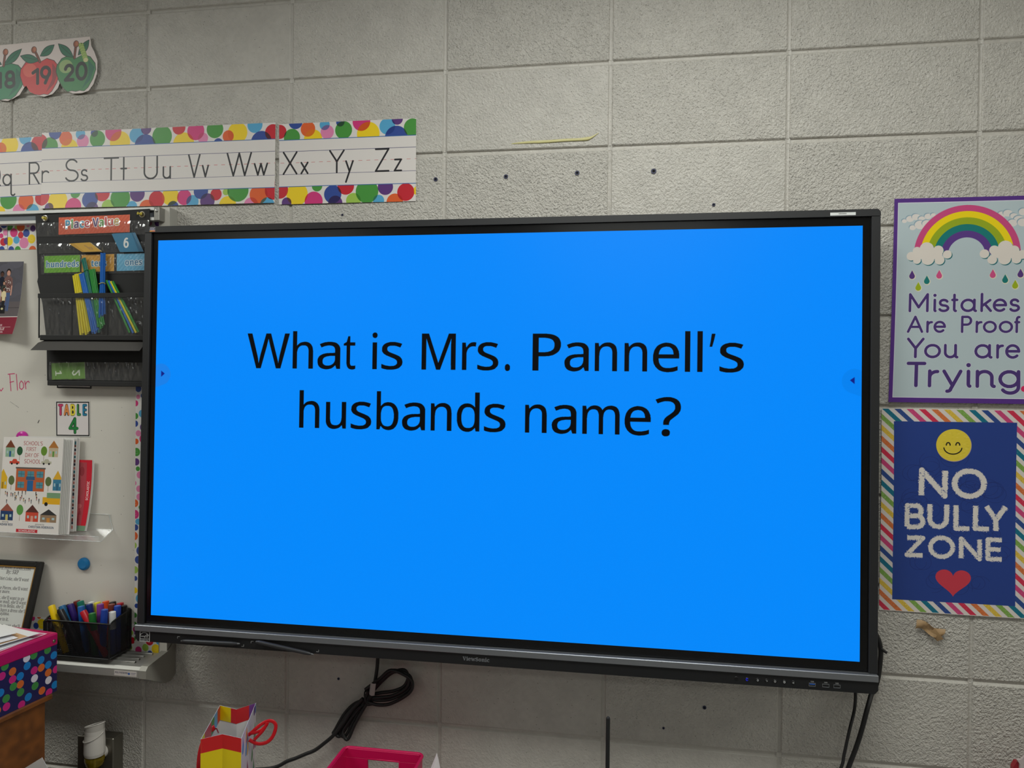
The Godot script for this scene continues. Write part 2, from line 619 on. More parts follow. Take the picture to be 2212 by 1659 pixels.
func room() -> void:
	var wall := paint(rgb(196, 190, 178), 0.6)
	setting("floor", box(Vector3(9.4, 0.12, 8.6), 0.002, Vector3(1.7, -0.06, 4.0)), paint(rgb(146, 144, 141), 0.35))
	setting("ceiling", box(Vector3(9.4, 0.12, 8.6), 0.002, Vector3(1.7, CEIL + 0.061, 4.0)), paint(rgb(226, 224, 218), 0.85))
	setting("wall_left", box(Vector3(0.2, CEIL, 8.2), 0.002, Vector3(-2.79, CEIL / 2, 4.1)), wall)
	setting("wall_right", box(Vector3(0.2, CEIL, 8.2), 0.002, Vector3(6.2, CEIL / 2, 4.1)), wall)
	setting("wall_front", box(Vector3(9.2, CEIL, 0.2), 0.002, Vector3(1.7, CEIL / 2, 8.2)), wall)

func block_wall() -> void:
	# painted concrete block in stack bond: each block a piece of its own, mortar raked back between them
	var rng := RandomNumberGenerator.new()
	rng.seed = 7
	var height := cells(256, 1024, 1, 0.1, 1.0)
	over(height, cells(512, 1024, 2, 0.1, 1.0), 0.38)
	over(height, cells(128, 1024, 3, 0.0, 1.0), 0.42)
	for i in 900:  # pits the paint has not filled
		var c := Vector2i(rng.randi() % 1020, rng.randi() % 1020)
		var g := rng.randf_range(0.0, 0.2)
		height.fill_rect(Rect2i(c.x, c.y, rng.randi_range(2, 5), rng.randi_range(2, 3)), Color(g, g, g))
	var htex := ImageTexture.create_from_image(height)
	var tint := cells(16, 512, 4, 0.94, 1.0)
	over(tint, cells(64, 512, 5, 0.93, 1.0), 0.5)
	for i in 160:  # specks of dirt
		tint.fill_rect(Rect2i(rng.randi() % 508, rng.randi() % 508, rng.randi_range(1, 2), 1), Color(0.5, 0.48, 0.45))
	var ttex := ImageTexture.create_from_image(tint)
	var mats := []
	for k in 4:
		var m := paint(rgb(200, 195, 186), 0.42)
		m.albedo_texture = ttex
		m.uv1_triplanar = true
		m.uv1_world_triplanar = true
		m.uv1_scale = Vector3.ONE * 1.9
		m.uv1_offset = Vector3(0.31, 0.17, 0.0) * k
		m.heightmap_enabled = true
		m.heightmap_texture = htex
		m.heightmap_scale = [0.24, 0.34, 0.42, 0.12][k]
		mats.append(m)
	var w := Node3D.new()
	w.name = "wall_back"
	w.set_meta("kind", "structure")
	add_child(w)
	var mortar: StandardMaterial3D = mats[3].duplicate()
	var x0 := -7 * BW
	var x1 := 15 * BW
	part(w, "mortar", box(Vector3(x1 - x0, CEIL, 0.19), 0.001, Vector3((x0 + x1) / 2, CEIL / 2, -0.1015)), mortar)
	# a tooled, slightly hollow joint along every course and every head
	var bed := begin()
	for j in range(1, 13):
		for s in 4:
			var a := [-0.0055, -0.0022, 0.0022, 0.0055]
			if s < 3:
				var za: float = [-0.0035, -0.0060, -0.0060, -0.0035][s]
				var zb: float = [-0.0035, -0.0060, -0.0060, -0.0035][s + 1]
				quad(bed, Vector3(-1.4, j * BH + a[s], za), Vector3(3.9, j * BH + a[s], za), Vector3(3.9, j * BH + a[s + 1], zb), Vector3(-1.4, j * BH + a[s + 1], zb), Vector3.BACK)
	part(w, "bed_joint", done(bed), mortar).set_meta("kind", "stuff")
	var head := begin()
	for i in range(-3, 10):
		quad(head, Vector3(i * BW - 0.0055, 0, -0.0036), Vector3(i * BW, 0, -0.0048), Vector3(i * BW, CEIL, -0.0048), Vector3(i * BW - 0.0055, CEIL, -0.0036), Vector3.BACK)
		quad(head, Vector3(i * BW, 0, -0.0048), Vector3(i * BW + 0.0055, 0, -0.0036), Vector3(i * BW + 0.0055, CEIL, -0.0036), Vector3(i * BW, CEIL, -0.0048), Vector3.BACK)
	part(w, "head_joint", done(head), mortar).set_meta("kind", "stuff")
	var blk := box(Vector3(BW - 0.0072, BH - 0.0095, 0.024), 0.0024, Vector3(0, 0, -0.012))
	for j in 13:
		for i in range(-3, 9):
			var k := rng.randi() % 3
			if j == 11 and i == 1:
				k = 3
			if j <= 3 and i >= 1 and i <= 4 and rng.randf() < 0.75:
				k = 3
			var b := part(w, "block", blk, mats[k], Vector3((i + 0.5) * BW, (j + 0.5) * BH, rng.randf_range(-0.0009, 0.0)))
			b.rotation = Vector3(rng.randf_range(-0.002, 0.002), rng.randf_range(-0.001, 0.001), 0)
	# drilled holes with plastic plugs, left by an earlier fitting
	var plug := paint(rgb(52, 54, 84), 0.5)
	var dark := paint(rgb(8, 8, 10), 0.9)
	for h in [[1.197, 1.970, 0.0046], [1.374, 1.971, 0.0048], [1.548, 1.974, 0.0050], [1.729, 1.972, 0.0056], [0.954, 1.888, 0.0026], [1.868, 1.889, 0.0034], [0.954, 0.706, 0.0030], [1.862, 0.707, 0.0040], [1.768, 0.650, 0.0026]]:
		var st := begin(true)
		lathe(st, [[h[2] * 1.15, 0.0], [h[2] * 1.1, 0.0008], [h[2] * 0.62, 0.0008], [h[2] * 0.55, -0.003]], 14)
		var o := part(w, "wall_plug", done(st), plug, Vector3(h[0], h[1], 0.0003), Vector3(PI / 2, 0, 0))
		st = begin()
		lathe(st, [[h[2] * 0.6, 0.0], [0.0, 0.0]], 14)
		part(o, "hole", done(st), dark, Vector3(0, 0.0004, 0))
	# a smear of old yellow glue
	var glue := begin(true)
	tube(glue, catmull([Vector3(1.387, 2.0505, 0.0), Vector3(1.430, 2.052, 0.0006), Vector3(1.472, 2.052, 0.0008), Vector3(1.52, 2.0535, 0.0010), Vector3(1.564, 2.054, 0.0012), Vector3(1.582, 2.058, 0.0010), Vector3(1.598, 2.068, 0.0)]), [0.0004, 0.0006, 0.0008, 0.0010, 0.0012, 0.0013, 0.0014, 0.0015, 0.0015, 0.0016, 0.0016, 0.0016, 0.0016, 0.0016, 0.0016, 0.0016, 0.0016, 0.0016, 0.0016, 0.0016, 0.0016, 0.0016, 0.0016, 0.0017, 0.0018, 0.0020, 0.0020, 0.0018, 0.0016, 0.0014, 0.0012, 0.0010, 0.0008, 0.0006, 0.0005, 0.0004, 0.0003], 8, 2.2)
	part(w, "glue_smear", done(glue), paint(rgb(206, 198, 140), 0.3))

func low_bookcase() -> void:
	var t := thing("low_bookcase", "low grey bookcase below the display holding the gift bag and pink bin", "bookcase", Vector3(1.56, 0, 0.265))
	var wood := paint(rgb(150, 148, 146), 0.5)
	part(t, "top", box(Vector3(2.44, 0.02, 0.48), 0.003, Vector3(0, 0.39, 0)), wood)
	for x in [-1.2, -0.4, 0.4, 1.2]:
		part(t, "upright", box(Vector3(0.018, 0.38, 0.46), 0.002, Vector3(x, 0.19, 0)), wood)
	part(t, "shelf", box(Vector3(2.4, 0.018, 0.44), 0.002, Vector3(0, 0.06, 0)), wood)
	part(t, "back_panel", box(Vector3(2.4, 0.38, 0.006), 0.001, Vector3(0, 0.19, -0.225)), wood)

func wood_paint(col: Color) -> StandardMaterial3D:
	var grain := cells(64, 512, 21, 0.75, 1.0)
	grain.resize(512, 64, Image.INTERPOLATE_CUBIC)
	var m := paint(col, 0.4)
	m.albedo_texture = ImageTexture.create_from_image(grain)
	m.uv1_triplanar = true
	m.uv1_scale = Vector3(1.2, 1.2, 1.2)
	return m

# ------------------------------------------------------------------ the interactive display
func display() -> void:
	var tv := thing("interactive_display", "large black wall-mounted touch display showing a question on blue", "display", Vector3(1.34227, 1.3480, 0.1154))
	tv.rotation = Vector3(-0.0232, 0.00353, 0.00071)
	var bezel := paint(rgb(33, 33, 35), 0.5)
	var shell := paint(rgb(30, 30, 32), 0.55)
	# the picture on the panel
	var c := Canvas.new(1650, 928, 2048.0 / 1650.0, 2, rgb(0, 136, 250))
	var ink := rgb(4, 5, 7)
	for a in [["W", 243.1, 352.2], ["h", 360.6, 411.9], ["a", 423.7, 480.6], ["t", 489.1, 518.3], ["i", 560.4, 572.3], ["s", 582.9, 634.5], ["M", 680.6, 762.0], ["r", 777.6, 810.9], ["s", 813.6, 863.1], [".", 878.4, 890.2], ["P", 942.2, 1006.8], ["a", 1015.3, 1070.1], ["n", 1083.5, 1133.2], ["n", 1149.8, 1199.7], ["e", 1212.5, 1269.4], ["l", 1281.8, 1293.1], ["l", 1308.5, 1319.6], ["’", 1334.6, 1346.6], ["s", 1355.9, 1407.5]]:
		glyph_in(c, sans, a[0], a[1], a[2], 315.8, 118.0, ink)
	for a in [["h", 379.7, 430.8], ["u", 447.0, 497.5], ["s", 509.5, 560.3], ["b", 573.2, 626.3], ["a", 635.7, 691.3], ["n", 704.8, 754.4], ["d", 767.2, 820.4], ["s", 831.4, 881.7], ["n", 926.8, 976.3], ["a", 988.3, 1043.6], ["m", 1057.3, 1140.5], ["e", 1151.7, 1208.8], ["?", 1219.1, 1274.3]]:
		glyph_in(c, sans, a[0], a[1], a[2], 457.6, 118.0, ink)
	# the two toolbar tabs at the edges of the picture
	for s in 2:
		var tab := PackedVector2Array()
		for i in 13:
			var t := deg_to_rad(-90 + i * 12.5)
			tab.append(Vector2(13 + 27 * cos(t), 333 + 27 * sin(t)))
		tab.append(Vector2(0, 366))
		tab.append(Vector2(0, 310))
		var tri_pts := PackedVector2Array([Vector2(15, 324), Vector2(24.5, 331), Vector2(15, 339)])
		if s == 1:
			for i in tab.size():
				tab[i].x = 1650 - tab[i].x
			for i in 3:
				tri_pts[i].x = 1651 - tri_pts[i].x
		c.poly(tab, rgb(24, 128, 232) if s == 0 else rgb(0, 130, 240))
		c.poly(tri_pts, rgb(14, 30, 130))
	var lit := paint(rgb(4, 4, 5), 0.30)
	lit.metallic_specular = 0.3
	lit.emission_enabled = true
	lit.emission_texture = c.tex()
	lit.emission_energy_multiplier = 1.0
	lit.texture_repeat = false
	part(tv, "screen", sheet(1.650, 0.928, 0.001), [lit, black_plastic], Vector3(0, 0, 0.0006))
	var glow := AreaLight3D.new()
	glow.name = "screen_glow"
	glow.area_size = Vector2(1.64, 0.92)
	glow.area_normalize_energy = true
	glow.light_energy = 0.12
	glow.light_color = Color(0.05, 0.5, 1.0)
	glow.area_range = 8.0
	glow.shadow_enabled = true
	glow.rotation.y = PI
	glow.position = Vector3(0, 0, 0.012)
	tv.add_child(glow)
	part(tv, "glass_border", box(Vector3(1.688, 0.970, 0.006), 0.0005, Vector3(0, 0, -0.0045)), paint(rgb(7, 7, 8), 0.2))
	part(tv, "housing", box(Vector3(1.712, 1.014, 0.046), 0.006, Vector3(0, -0.014, -0.032)), shell)
	# bezel: a top rail with rounded corners, and two side rails
	var st := begin()
	var top := PackedVector2Array([Vector2(-0.860, 0.4835), Vector2(0.860, 0.4835)])
	for i in 6:
		var a := PI / 2 * i / 5.0
		top.append(Vector2(0.851 + 0.009 * cos(a), 0.4895 + 0.009 * sin(a)))
	for i in 6:
		var a := PI / 2 * (1 + i / 5.0)
		top.append(Vector2(-0.851 + 0.009 * cos(a), 0.4895 + 0.009 * sin(a)))
	prism(st, top, -0.03, 0.005)
	part(tv, "top_rail", done(st), bezel)
	for s in [-1, 1]:
		part(tv, "side_rail", box(Vector3(0.018, 0.9695, 0.034), 0.0012, Vector3(0.851 * s, -0.0015, -0.0122)), bezel)
	var steel := paint(rgb(142, 144, 148), 0.42, 0.75)
	part(tv, "trim_bar", box(Vector3(1.718, 0.0146, 0.022), 0.0012, Vector3(0, -0.4935, 0.0035)), steel)
	st = begin()
	prism(st, PackedVector2Array([Vector2(-0.8595, -0.5009), Vector2(-0.8595, -0.519), Vector2(-0.853, -0.5265), Vector2(0.853, -0.5265), Vector2(0.8595, -0.519), Vector2(0.8595, -0.5009)]), -0.03, 0.010)
	var chin := part(tv, "lower_panel", done(st), paint(rgb(16, 16, 18), 0.5))
	# maker's lettering
	var f := SystemFont.new()
	f.font_names = PackedStringArray(["Droid Serif"])
	f.font_weight = 700
	var tm := TextMesh.new()
	tm.text = "ViewSonic"
	tm.font = f
	tm.font_size = 48
	tm.pixel_size = 0.00025
	tm.depth = 0.0003
	part(chin, "maker_lettering", tm, paint(rgb(120, 122, 126), 0.5), Vector3(-0.0024, -0.5128, 0.0102))
	# corner marks of the pen trays
	var mark := paint(rgb(150, 150, 150), 0.5)
	for m in [[-0.7458, -0.5087, 1, -1], [-0.5723, -0.5215, -1, 1], [-0.5534, -0.5075, 1, -1], [-0.382, -0.5215, -1, 1]]:
		st = begin()
		bevelled(st, Vector3(minf(m[0], m[0] + m[2] * 0.006), m[1] - 0.0005, 0.0), Vector3(maxf(m[0], m[0] + m[2] * 0.006), m[1] + 0.0005, 0.0004), 0.0001)
		bevelled(st, Vector3(m[0] - 0.0005, minf(m[1], m[1] + m[3] * 0.005), 0.0), Vector3(m[0] + 0.0005, maxf(m[1], m[1] + m[3] * 0.005), 0.0004), 0.0001)
		part(chin, "pen_tray_mark", done(st), mark, Vector3(0, 0, 0.0100))
	# keys and ports
	var key := paint(rgb(10, 10, 11), 0.35)
	var icon := paint(rgb(165, 165, 165), 0.5)
	var blue_led := paint(rgb(40, 50, 200), 0.4)
	blue_led.emission_enabled = true
	blue_led.emission = Color(0.1, 0.15, 1.0)
	blue_led.emission_energy_multiplier = 0.7
	var xs := [0.5714, 0.5937, 0.6159, 0.6342, 0.6515, 0.6706, 0.6887]
	for i in 7:
		st = begin(true)
		lathe(st, [[0.0045, 0.0], [0.0045, 0.0006], [0.004, 0.001], [0.0, 0.001]], 16)
		var o := part(tv, "receiver_window" if i == 0 else "key", done(st), key, Vector3(xs[i], -0.5146, 0.0098), Vector3(PI / 2, 0, 0))
		if i == 0:
			continue
		st = begin()
		match i:
			1:
				var p := []
				for k in 12:
					var a := deg_to_rad(-60 + k * 27.3)
					p.append(Vector3(0.0024 * sin(a + PI), 0.0012, 0.0024 * cos(a + PI) * -1.0))
				tube(st, PackedVector3Array(p), [0.0003], 5)
				bevelled(st, Vector3(-0.0003, 0.001, -0.0030), Vector3(0.0003, 0.0014, -0.0006), 0.0001)
			3:
				tube(st, PackedVector3Array([Vector3(-0.002, 0.0012, -0.0012), Vector3(0.001, 0.0012, -0.0012), Vector3(0.0022, 0.0012, 0.0), Vector3(0.001, 0.0012, 0.0012), Vector3(-0.0005, 0.0012, 0.0012)]), [0.0004], 5)
			6:
				for k in 3:
					bevelled(st, Vector3(-0.002 + 0.0014 * k, 0.0010, -0.0008 - 0.0006 * k), Vector3(-0.0011 + 0.0014 * k, 0.0014, 0.0008 + 0.0006 * k), 0.0001)
			_:
				var p := []
				for k in 13:
					p.append(Vector3(0.0017 * cos(TAU * k / 12), 0.0012, 0.0017 * sin(TAU * k / 12)))
				tube(st, PackedVector3Array(p), [0.0006 if i != 5 else 0.0009], 5)
		part(o, "icon", done(st), blue_led if i == 1 else icon)
	for i in 3:
		var x: float = [0.7275, 0.7548, 0.7773][i]
		st = begin()
		for q in [[-0.0068, -0.0062, -0.0030, 0.0030], [0.0062, 0.0068, -0.0030, 0.0030], [-0.0068, 0.0068, -0.0036, -0.0028], [-0.0068, 0.0068, 0.0028, 0.0034]]:
			bevelled(st, Vector3(q[0], q[2], 0), Vector3(q[1], q[3], 0.0006), 0.0001)
		var o := part(tv, "usb_port", done(st), paint(rgb(150, 152, 156), 0.4, 0.7), Vector3(x, -0.5157, 0.0100))
		part(o, "tongue", box(Vector3(0.0110, 0.0016, 0.0005), 0.0001, Vector3(0, 0.0010, 0.0003)), paint(rgb(40, 100, 200), 0.5) if i == 0 else paint(rgb(18, 18, 18), 0.5))
		tm = TextMesh.new()
		tm.text = "USB"
		tm.font = f
		tm.font_size = 24
		tm.pixel_size = 0.00014
		tm.depth = 0.0002
		part(o, "port_lettering", tm, icon, Vector3(0, 0.0064, 0.0001))
	# stickers
	var e := Canvas.new(27, 25.6, 8, 2, rgb(14, 14, 15))
	var line := rgb(200, 200, 198)
	for r in [[0, 0, 27, 1.3], [0, 24.3, 27, 1.3], [0, 0, 1.3, 25.6], [25.7, 0, 1.3, 25.6], [1, 18, 25, 0.8]]:
		e.rect(r[0], r[1], r[2], r[3], line)
	e.arc(12.5, 15, 12, 11.5, 190, 335, 0.9, line)
	e.stroke(PackedVector2Array([Vector2(3, 13.5), Vector2(4.5, 12), Vector2(6, 13.5), Vector2(7.5, 12), Vector2(9, 13.3), Vector2(10.5, 11.8), Vector2(12, 13.2), Vector2(13, 11.8), Vector2(14, 14.5), Vector2(12.5, 16)]), 0.9, line)
	var star := PackedVector2Array()
	for k in 11:
		var a := TAU * k / 10.0 - PI / 2
		star.append(Vector2(19, 11.5) + Vector2(cos(a), sin(a)) * (4.2 if k % 2 == 0 else 1.8))
	e.stroke(star, 0.7, line)
	text(e, bold, "ENERGY STAR", 2.6, 23.2, 3.4, line, 0.95)
	part(tv, "energy_label", sheet(0.027, 0.0256, 0.0002), [printed(e.tex(), 0.4), black_plastic], Vector3(-0.8336, -0.5142, 0.0104))
	var l := Canvas.new(52, 6.6, 8, 2, rgb(226, 228, 226))
	text(l, bold, "A0020904", 17, 4.2, 3.6, rgb(40, 40, 40))
	part(tv, "asset_label", sheet(0.0517, 0.0064, 0.0002), [printed(l.tex(), 0.35), white_paper], Vector3(0.7836, 0.4892, 0.0054))
	var k2 := Canvas.new(19, 12, 10, 2, rgb(38, 36, 40))
	k2.ell(9.5, 12.5, 9.2, 4.6, rgb(232, 150, 40))
	k2.ell(14, 11, 4, 3, rgb(232, 130, 90))
	text(k2, bold, "ABC", 1.2, 8.2, 9.0, rgb(48, 42, 92), 0.95, 0.7, rgb(205, 200, 210))
	part(tv, "abc_sticker", sheet(0.0165, 0.0118, 0.0002), [printed(k2.tex(), 0.4), white_paper], Vector3(-0.8385, 0.4912, 0.0054))
	part(tv, "mounting_bracket", box(Vector3(0.70, 0.42, 0.056), 0.004, Vector3(0.0, 0.02, -0.0825)), paint(rgb(20, 20, 20), 0.5, 0.4))
	# the two pens clipped under the bar
	var pen_mat := paint(rgb(46, 46, 48), 0.42)
	var tip_mat := paint(rgb(96, 96, 96), 0.5)
	for p in [["black stylus lying level under the silver bar, left of the other", Vector3(-0.7300, -0.5165, 0.0165), Vector3(-0.5850, -0.5135, 0.0165)], ["black stylus hanging slanted below the silver bar, right of the other", Vector3(-0.5340, -0.5045, 0.0195), Vector3(-0.3975, -0.5256, 0.0160)]]:
		var a: Vector3 = tv.transform * p[1]
		var b: Vector3 = tv.transform * p[2]
		var d := b - a
		var s := thing("stylus", p[0], "stylus", a, "styluses on the display")
		st = begin(true)
		var pts := PackedVector3Array()
		for q in [0.0, 0.02, 0.08, 0.5, 0.9, 0.97, 1.0]:
			pts.append(d * q)
		tube(st, pts, [0.0025, 0.004, 0.0048, 0.0050, 0.0046, 0.0036, 0.0024], 12)
		part(s, "barrel", done(st), pen_mat)
		st = begin(true)
		tube(st, PackedVector3Array([d * 1.0, d * 1.02, d * 1.045]), [0.0024, 0.0021, 0.0011], 10)
		part(s, "tip", done(st), tip_mat)
		st = begin(true)
		tube(st, PackedVector3Array([d * -0.015, d * 0.0]), [0.0018, 0.0025], 10)
		part(s, "end_cap", done(st), tip_mat)

# ------------------------------------------------------------------ whiteboard with map rail and tray
func whiteboard() -> void:
	var b := thing("whiteboard", "wide white marker board with grey edge and tray left of display", "whiteboard", Vector3(-0.35, 0.745, 0.0))
	var gloss := paint(rgb(214, 209, 199), 0.28)
	var side := paint(rgb(170, 168, 160), 0.5)
	var x1 := 0.4965 + 0.35
	part(b, "core", box(Vector3(x1 * 2.0, 1.166, 0.0330), 0.001, Vector3(0, 0.583, 0.0166)), side)
	# scuffs and pen specks on the enamel
	var c := Canvas.new(800, 1166, 1.2, 2, rgb(214, 209, 199))
	var rng := RandomNumberGenerator.new()
	rng.seed = 11
	var pink := rgb(196, 44, 96)
	# the end of a name in pink marker
	var at := func(x: float, y: float) -> Vector2: return Vector2((x + 0.3035) * 1000.0, (1.911 - y) * 1000.0)
	for s in [
		[Vector2(0.027, 1.4745), Vector2(0.0315, 1.4290)], [Vector2(0.022, 1.4735), Vector2(0.0335, 1.4750), Vector2(0.0420, 1.4755)], [Vector2(0.028, 1.4520), Vector2(0.0395, 1.4545)],
		[Vector2(0.0475, 1.4740), Vector2(0.0515, 1.4310)], [Vector2(0.0620, 1.4560), Vector2(0.0575, 1.4490), Vector2(0.0580, 1.4370), Vector2(0.0640, 1.4330), Vector2(0.0700, 1.4390), Vector2(0.0690, 1.4500), Vector2(0.0630, 1.4560)],
		[Vector2(0.0735, 1.4560), Vector2(0.0770, 1.4350)], [Vector2(0.0750, 1.4460), Vector2(0.0800, 1.4540), Vector2(0.0850, 1.4555), Vector2(0.0870, 1.4520)],
		[Vector2(-0.012, 1.456), Vector2(-0.006, 1.436), Vector2(0.001, 1.428), Vector2(0.007, 1.436)],
	]:
		var q := PackedVector2Array()
		for p in s:
			q.append(at.call(p.x, p.y))
		c.stroke(q, 2.1, pink)
	for i in 70:
		var p := Vector2(rng.randf_range(120, 790), rng.randf_range(120, 1150))
		c.ell(p.x, p.y, rng.randf_range(0.4, 1.1), rng.randf_range(0.4, 0.9), rgb(70, 66, 62))
	for s in [[0.030, 1.399, 0.054, 1.385], [0.118, 1.352, 0.114, 1.344]]:
		for i in 9:
			var u := i / 8.0
			var p: Vector2 = at.call(lerpf(s[0], s[2], u), lerpf(s[1], s[3], u))
			c.ell(p.x, p.y, rng.randf_range(0.5, 1.6), rng.randf_range(0.4, 0.9), rgb(60, 58, 56))
	var m := printed(c.tex(), 0.28)
	part(b, "writing_surface", sheet(0.800, 1.166, 0.0008), [m, gloss], Vector3(0.0965 + 0.35, 0.583, 0.0345))
	part(b, "far_surface", box(Vector3(0.892, 1.166, 0.0009), 0.0002, Vector3(-0.4002, 0.583, 0.0339)), gloss)
	# map rail along the top: two bright lips with a grey tack strip between them
	var alu := paint(rgb(214, 214, 210), 0.38, 0.35)
	var y := 1.911 - 0.745
	var st := begin()
	bevelled(st, Vector3(-0.84, y - 0.0115, 0.0340), Vector3(0.8300, y - 0.0030, 0.0560), 0.0008)
	bevelled(st, Vector3(-0.84, y - 0.0375, 0.0340), Vector3(0.8300, y - 0.0290, 0.0560), 0.0008)
	bevelled(st, Vector3(-0.84, y - 0.0300, 0.0340), Vector3(0.8300, y - 0.0110, 0.0440), 0.0004)
	var rail := part(b, "map_rail", done(st), alu)
	part(rail, "tack_strip", box(Vector3(1.666, 0.0165, 0.0036), 0.0004, Vector3(-0.006, y - 0.0202, 0.0464)), paint(rgb(112, 118, 124), 0.7))
	st = begin()
	bevelled(st, Vector3(0.8190, y - 0.0385, 0.0342), Vector3(0.8340, y - 0.0035, 0.0590), 0.0012)
	var cap := part(b, "rail_end_cap", done(st), paint(rgb(150, 148, 142), 0.35, 0.6))
	st = begin(true)
	lathe(st, [[0.0040, 0.0], [0.0038, 0.0012], [0.0022, 0.0022], [0.0, 0.0026]], 14)
	part(cap, "screw", done(st), paint(rgb(190, 190, 186), 0.25, 0.9), Vector3(0.8265, y - 0.0135, 0.0588), Vector3(PI / 2, 0, 0))
	# ridged aluminium tray under the board
	var tray_alu := paint(rgb(178, 176, 170), 0.40, 0.55)
	st = begin()
	prism(st, PackedVector2Array([Vector2(0.0345, 0.0065), Vector2(0.112, 0.0000), Vector2(0.120, -0.0060), Vector2(0.1205, -0.0250), Vector2(0.1175, -0.0250), Vector2(0.1165, -0.0080), Vector2(0.111, -0.0035), Vector2(0.0345, 0.0030)]), -0.84, 0.8300, along_x())
	var tray := part(b, "tray", done(st), tray_alu)
	for k in 4:
		st = begin(true)
		var z := 0.046 + 0.016 * k
		var yy := 0.0072 - (z - 0.0345) * 0.0845
		tube(st, PackedVector3Array([Vector3(-0.84, yy, z), Vector3(0.8, yy, z), Vector3(0.790 + 0.012 * (2 - k), yy, z)]), [0.0030], 8)
		part(tray, "ridge", done(st), tray_alu)
	st = begin()
	prism(st, PackedVector2Array([Vector2(0.0005, 0.0350), Vector2(0.0350, 0.0120), Vector2(0.1130, 0.0030), Vector2(0.1215, -0.0060), Vector2(0.1215, -0.0260), Vector2(0.0420, -0.0680), Vector2(0.0180, -0.0700), Vector2(0.0005, -0.0580)]), 0.8300, 0.8490, along_x())
	part(b, "tray_end_cap", done(st), paint(rgb(150, 147, 138), 0.5, 0.2))
	var lab := Canvas.new(56, 12, 6, 2, rgb(196, 188, 182))
	text(lab, bold, "POLYVISION", 2, 6.5, 5.4, rgb(44, 36, 70), 1.0)
	lab.ell(37, 6, 2.6, 2.6, rgb(40, 84, 160))
	lab.rect(42, 4, 12, 1.0, rgb(90, 86, 120))
	lab.rect(42, 7, 10, 0.8, rgb(120, 110, 130))
	part(tray, "maker_label", sheet(0.062, 0.013, 0.0003), [printed(lab.tex(), 0.4), white_paper], Vector3(0.7920, -0.0160, 0.1210))

func along_x() -> Transform3D:  # a profile drawn as (z, y) and drawn out along x
	return Transform3D(Basis(Vector3(0, 0, 1), Vector3(0, 1, 0), Vector3(1, 0, 0)), Vector3.ZERO)

# ------------------------------------------------------------------ wooden cabinet at the left edge
func wood_cabinet() -> void:
	var t := thing("wood_cabinet", "orange-brown wooden cabinet at the left edge under the dotted box", "cabinet", Vector3(0.320, 0, 0.213))
	t.rotation.y = -0.12
	var wood := wood_paint(rgb(134, 76, 25))
	part(t, "top", box(Vector3(0.46, 0.014, 0.62), 0.003, Vector3(-0.23, 0.702, 0.31)), wood)
	part(t, "side_panel", box(Vector3(0.018, 0.695, 0.60), 0.0015, Vector3(-0.022, 0.3475, 0.31)), wood)
	part(t, "side_panel", box(Vector3(0.018, 0.695, 0.60), 0.0015, Vector3(-0.440, 0.3475, 0.31)), wood)
	part(t, "back_panel", box(Vector3(0.40, 0.69, 0.008), 0.001, Vector3(-0.231, 0.345, 0.02)), wood)
	part(t, "door", box(Vector3(0.398, 0.64, 0.018), 0.0015, Vector3(-0.231, 0.36, 0.60)), wood)

# ------------------------------------------------------------------ print colours
const INK := {"r": Color8(200, 30, 46), "g": Color8(70, 148, 58), "b": Color8(44, 72, 150), "o": Color8(226, 96, 38), "y": Color8(243, 208, 20), "c": Color8(84, 166, 208), "p": Color8(226, 132, 174), "m": Color8(212, 50, 122), "u": Color8(92, 50, 122), "l": Color8(160, 196, 78), "w": Color8(232, 230, 226), "t": Color8(20, 128, 124)}

func discs(c: Canvas, list: Array, dx: float, dy: float, overlap := true) -> void:
	for i in list.size():
		var d: Array = list[i]
		var k: Color = INK[d[3]]
		c.ell(d[0] + dx, d[1] + dy, d[2], d[2], k)
		if overlap:
			for j in i:
				var e: Array = list[j]
				if Vector2(d[0] - e[0], d[1] - e[1]).length() < d[2] + e[2]:
					var q: Color = INK[e[3]]
					c.lens([d[0] + dx, d[1] + dy, d[2]], [e[0] + dx, e[1] + dy, e[2]], Color(k.r * q.r, k.g * q.g, k.b * q.b).lerp(k, 0.25))

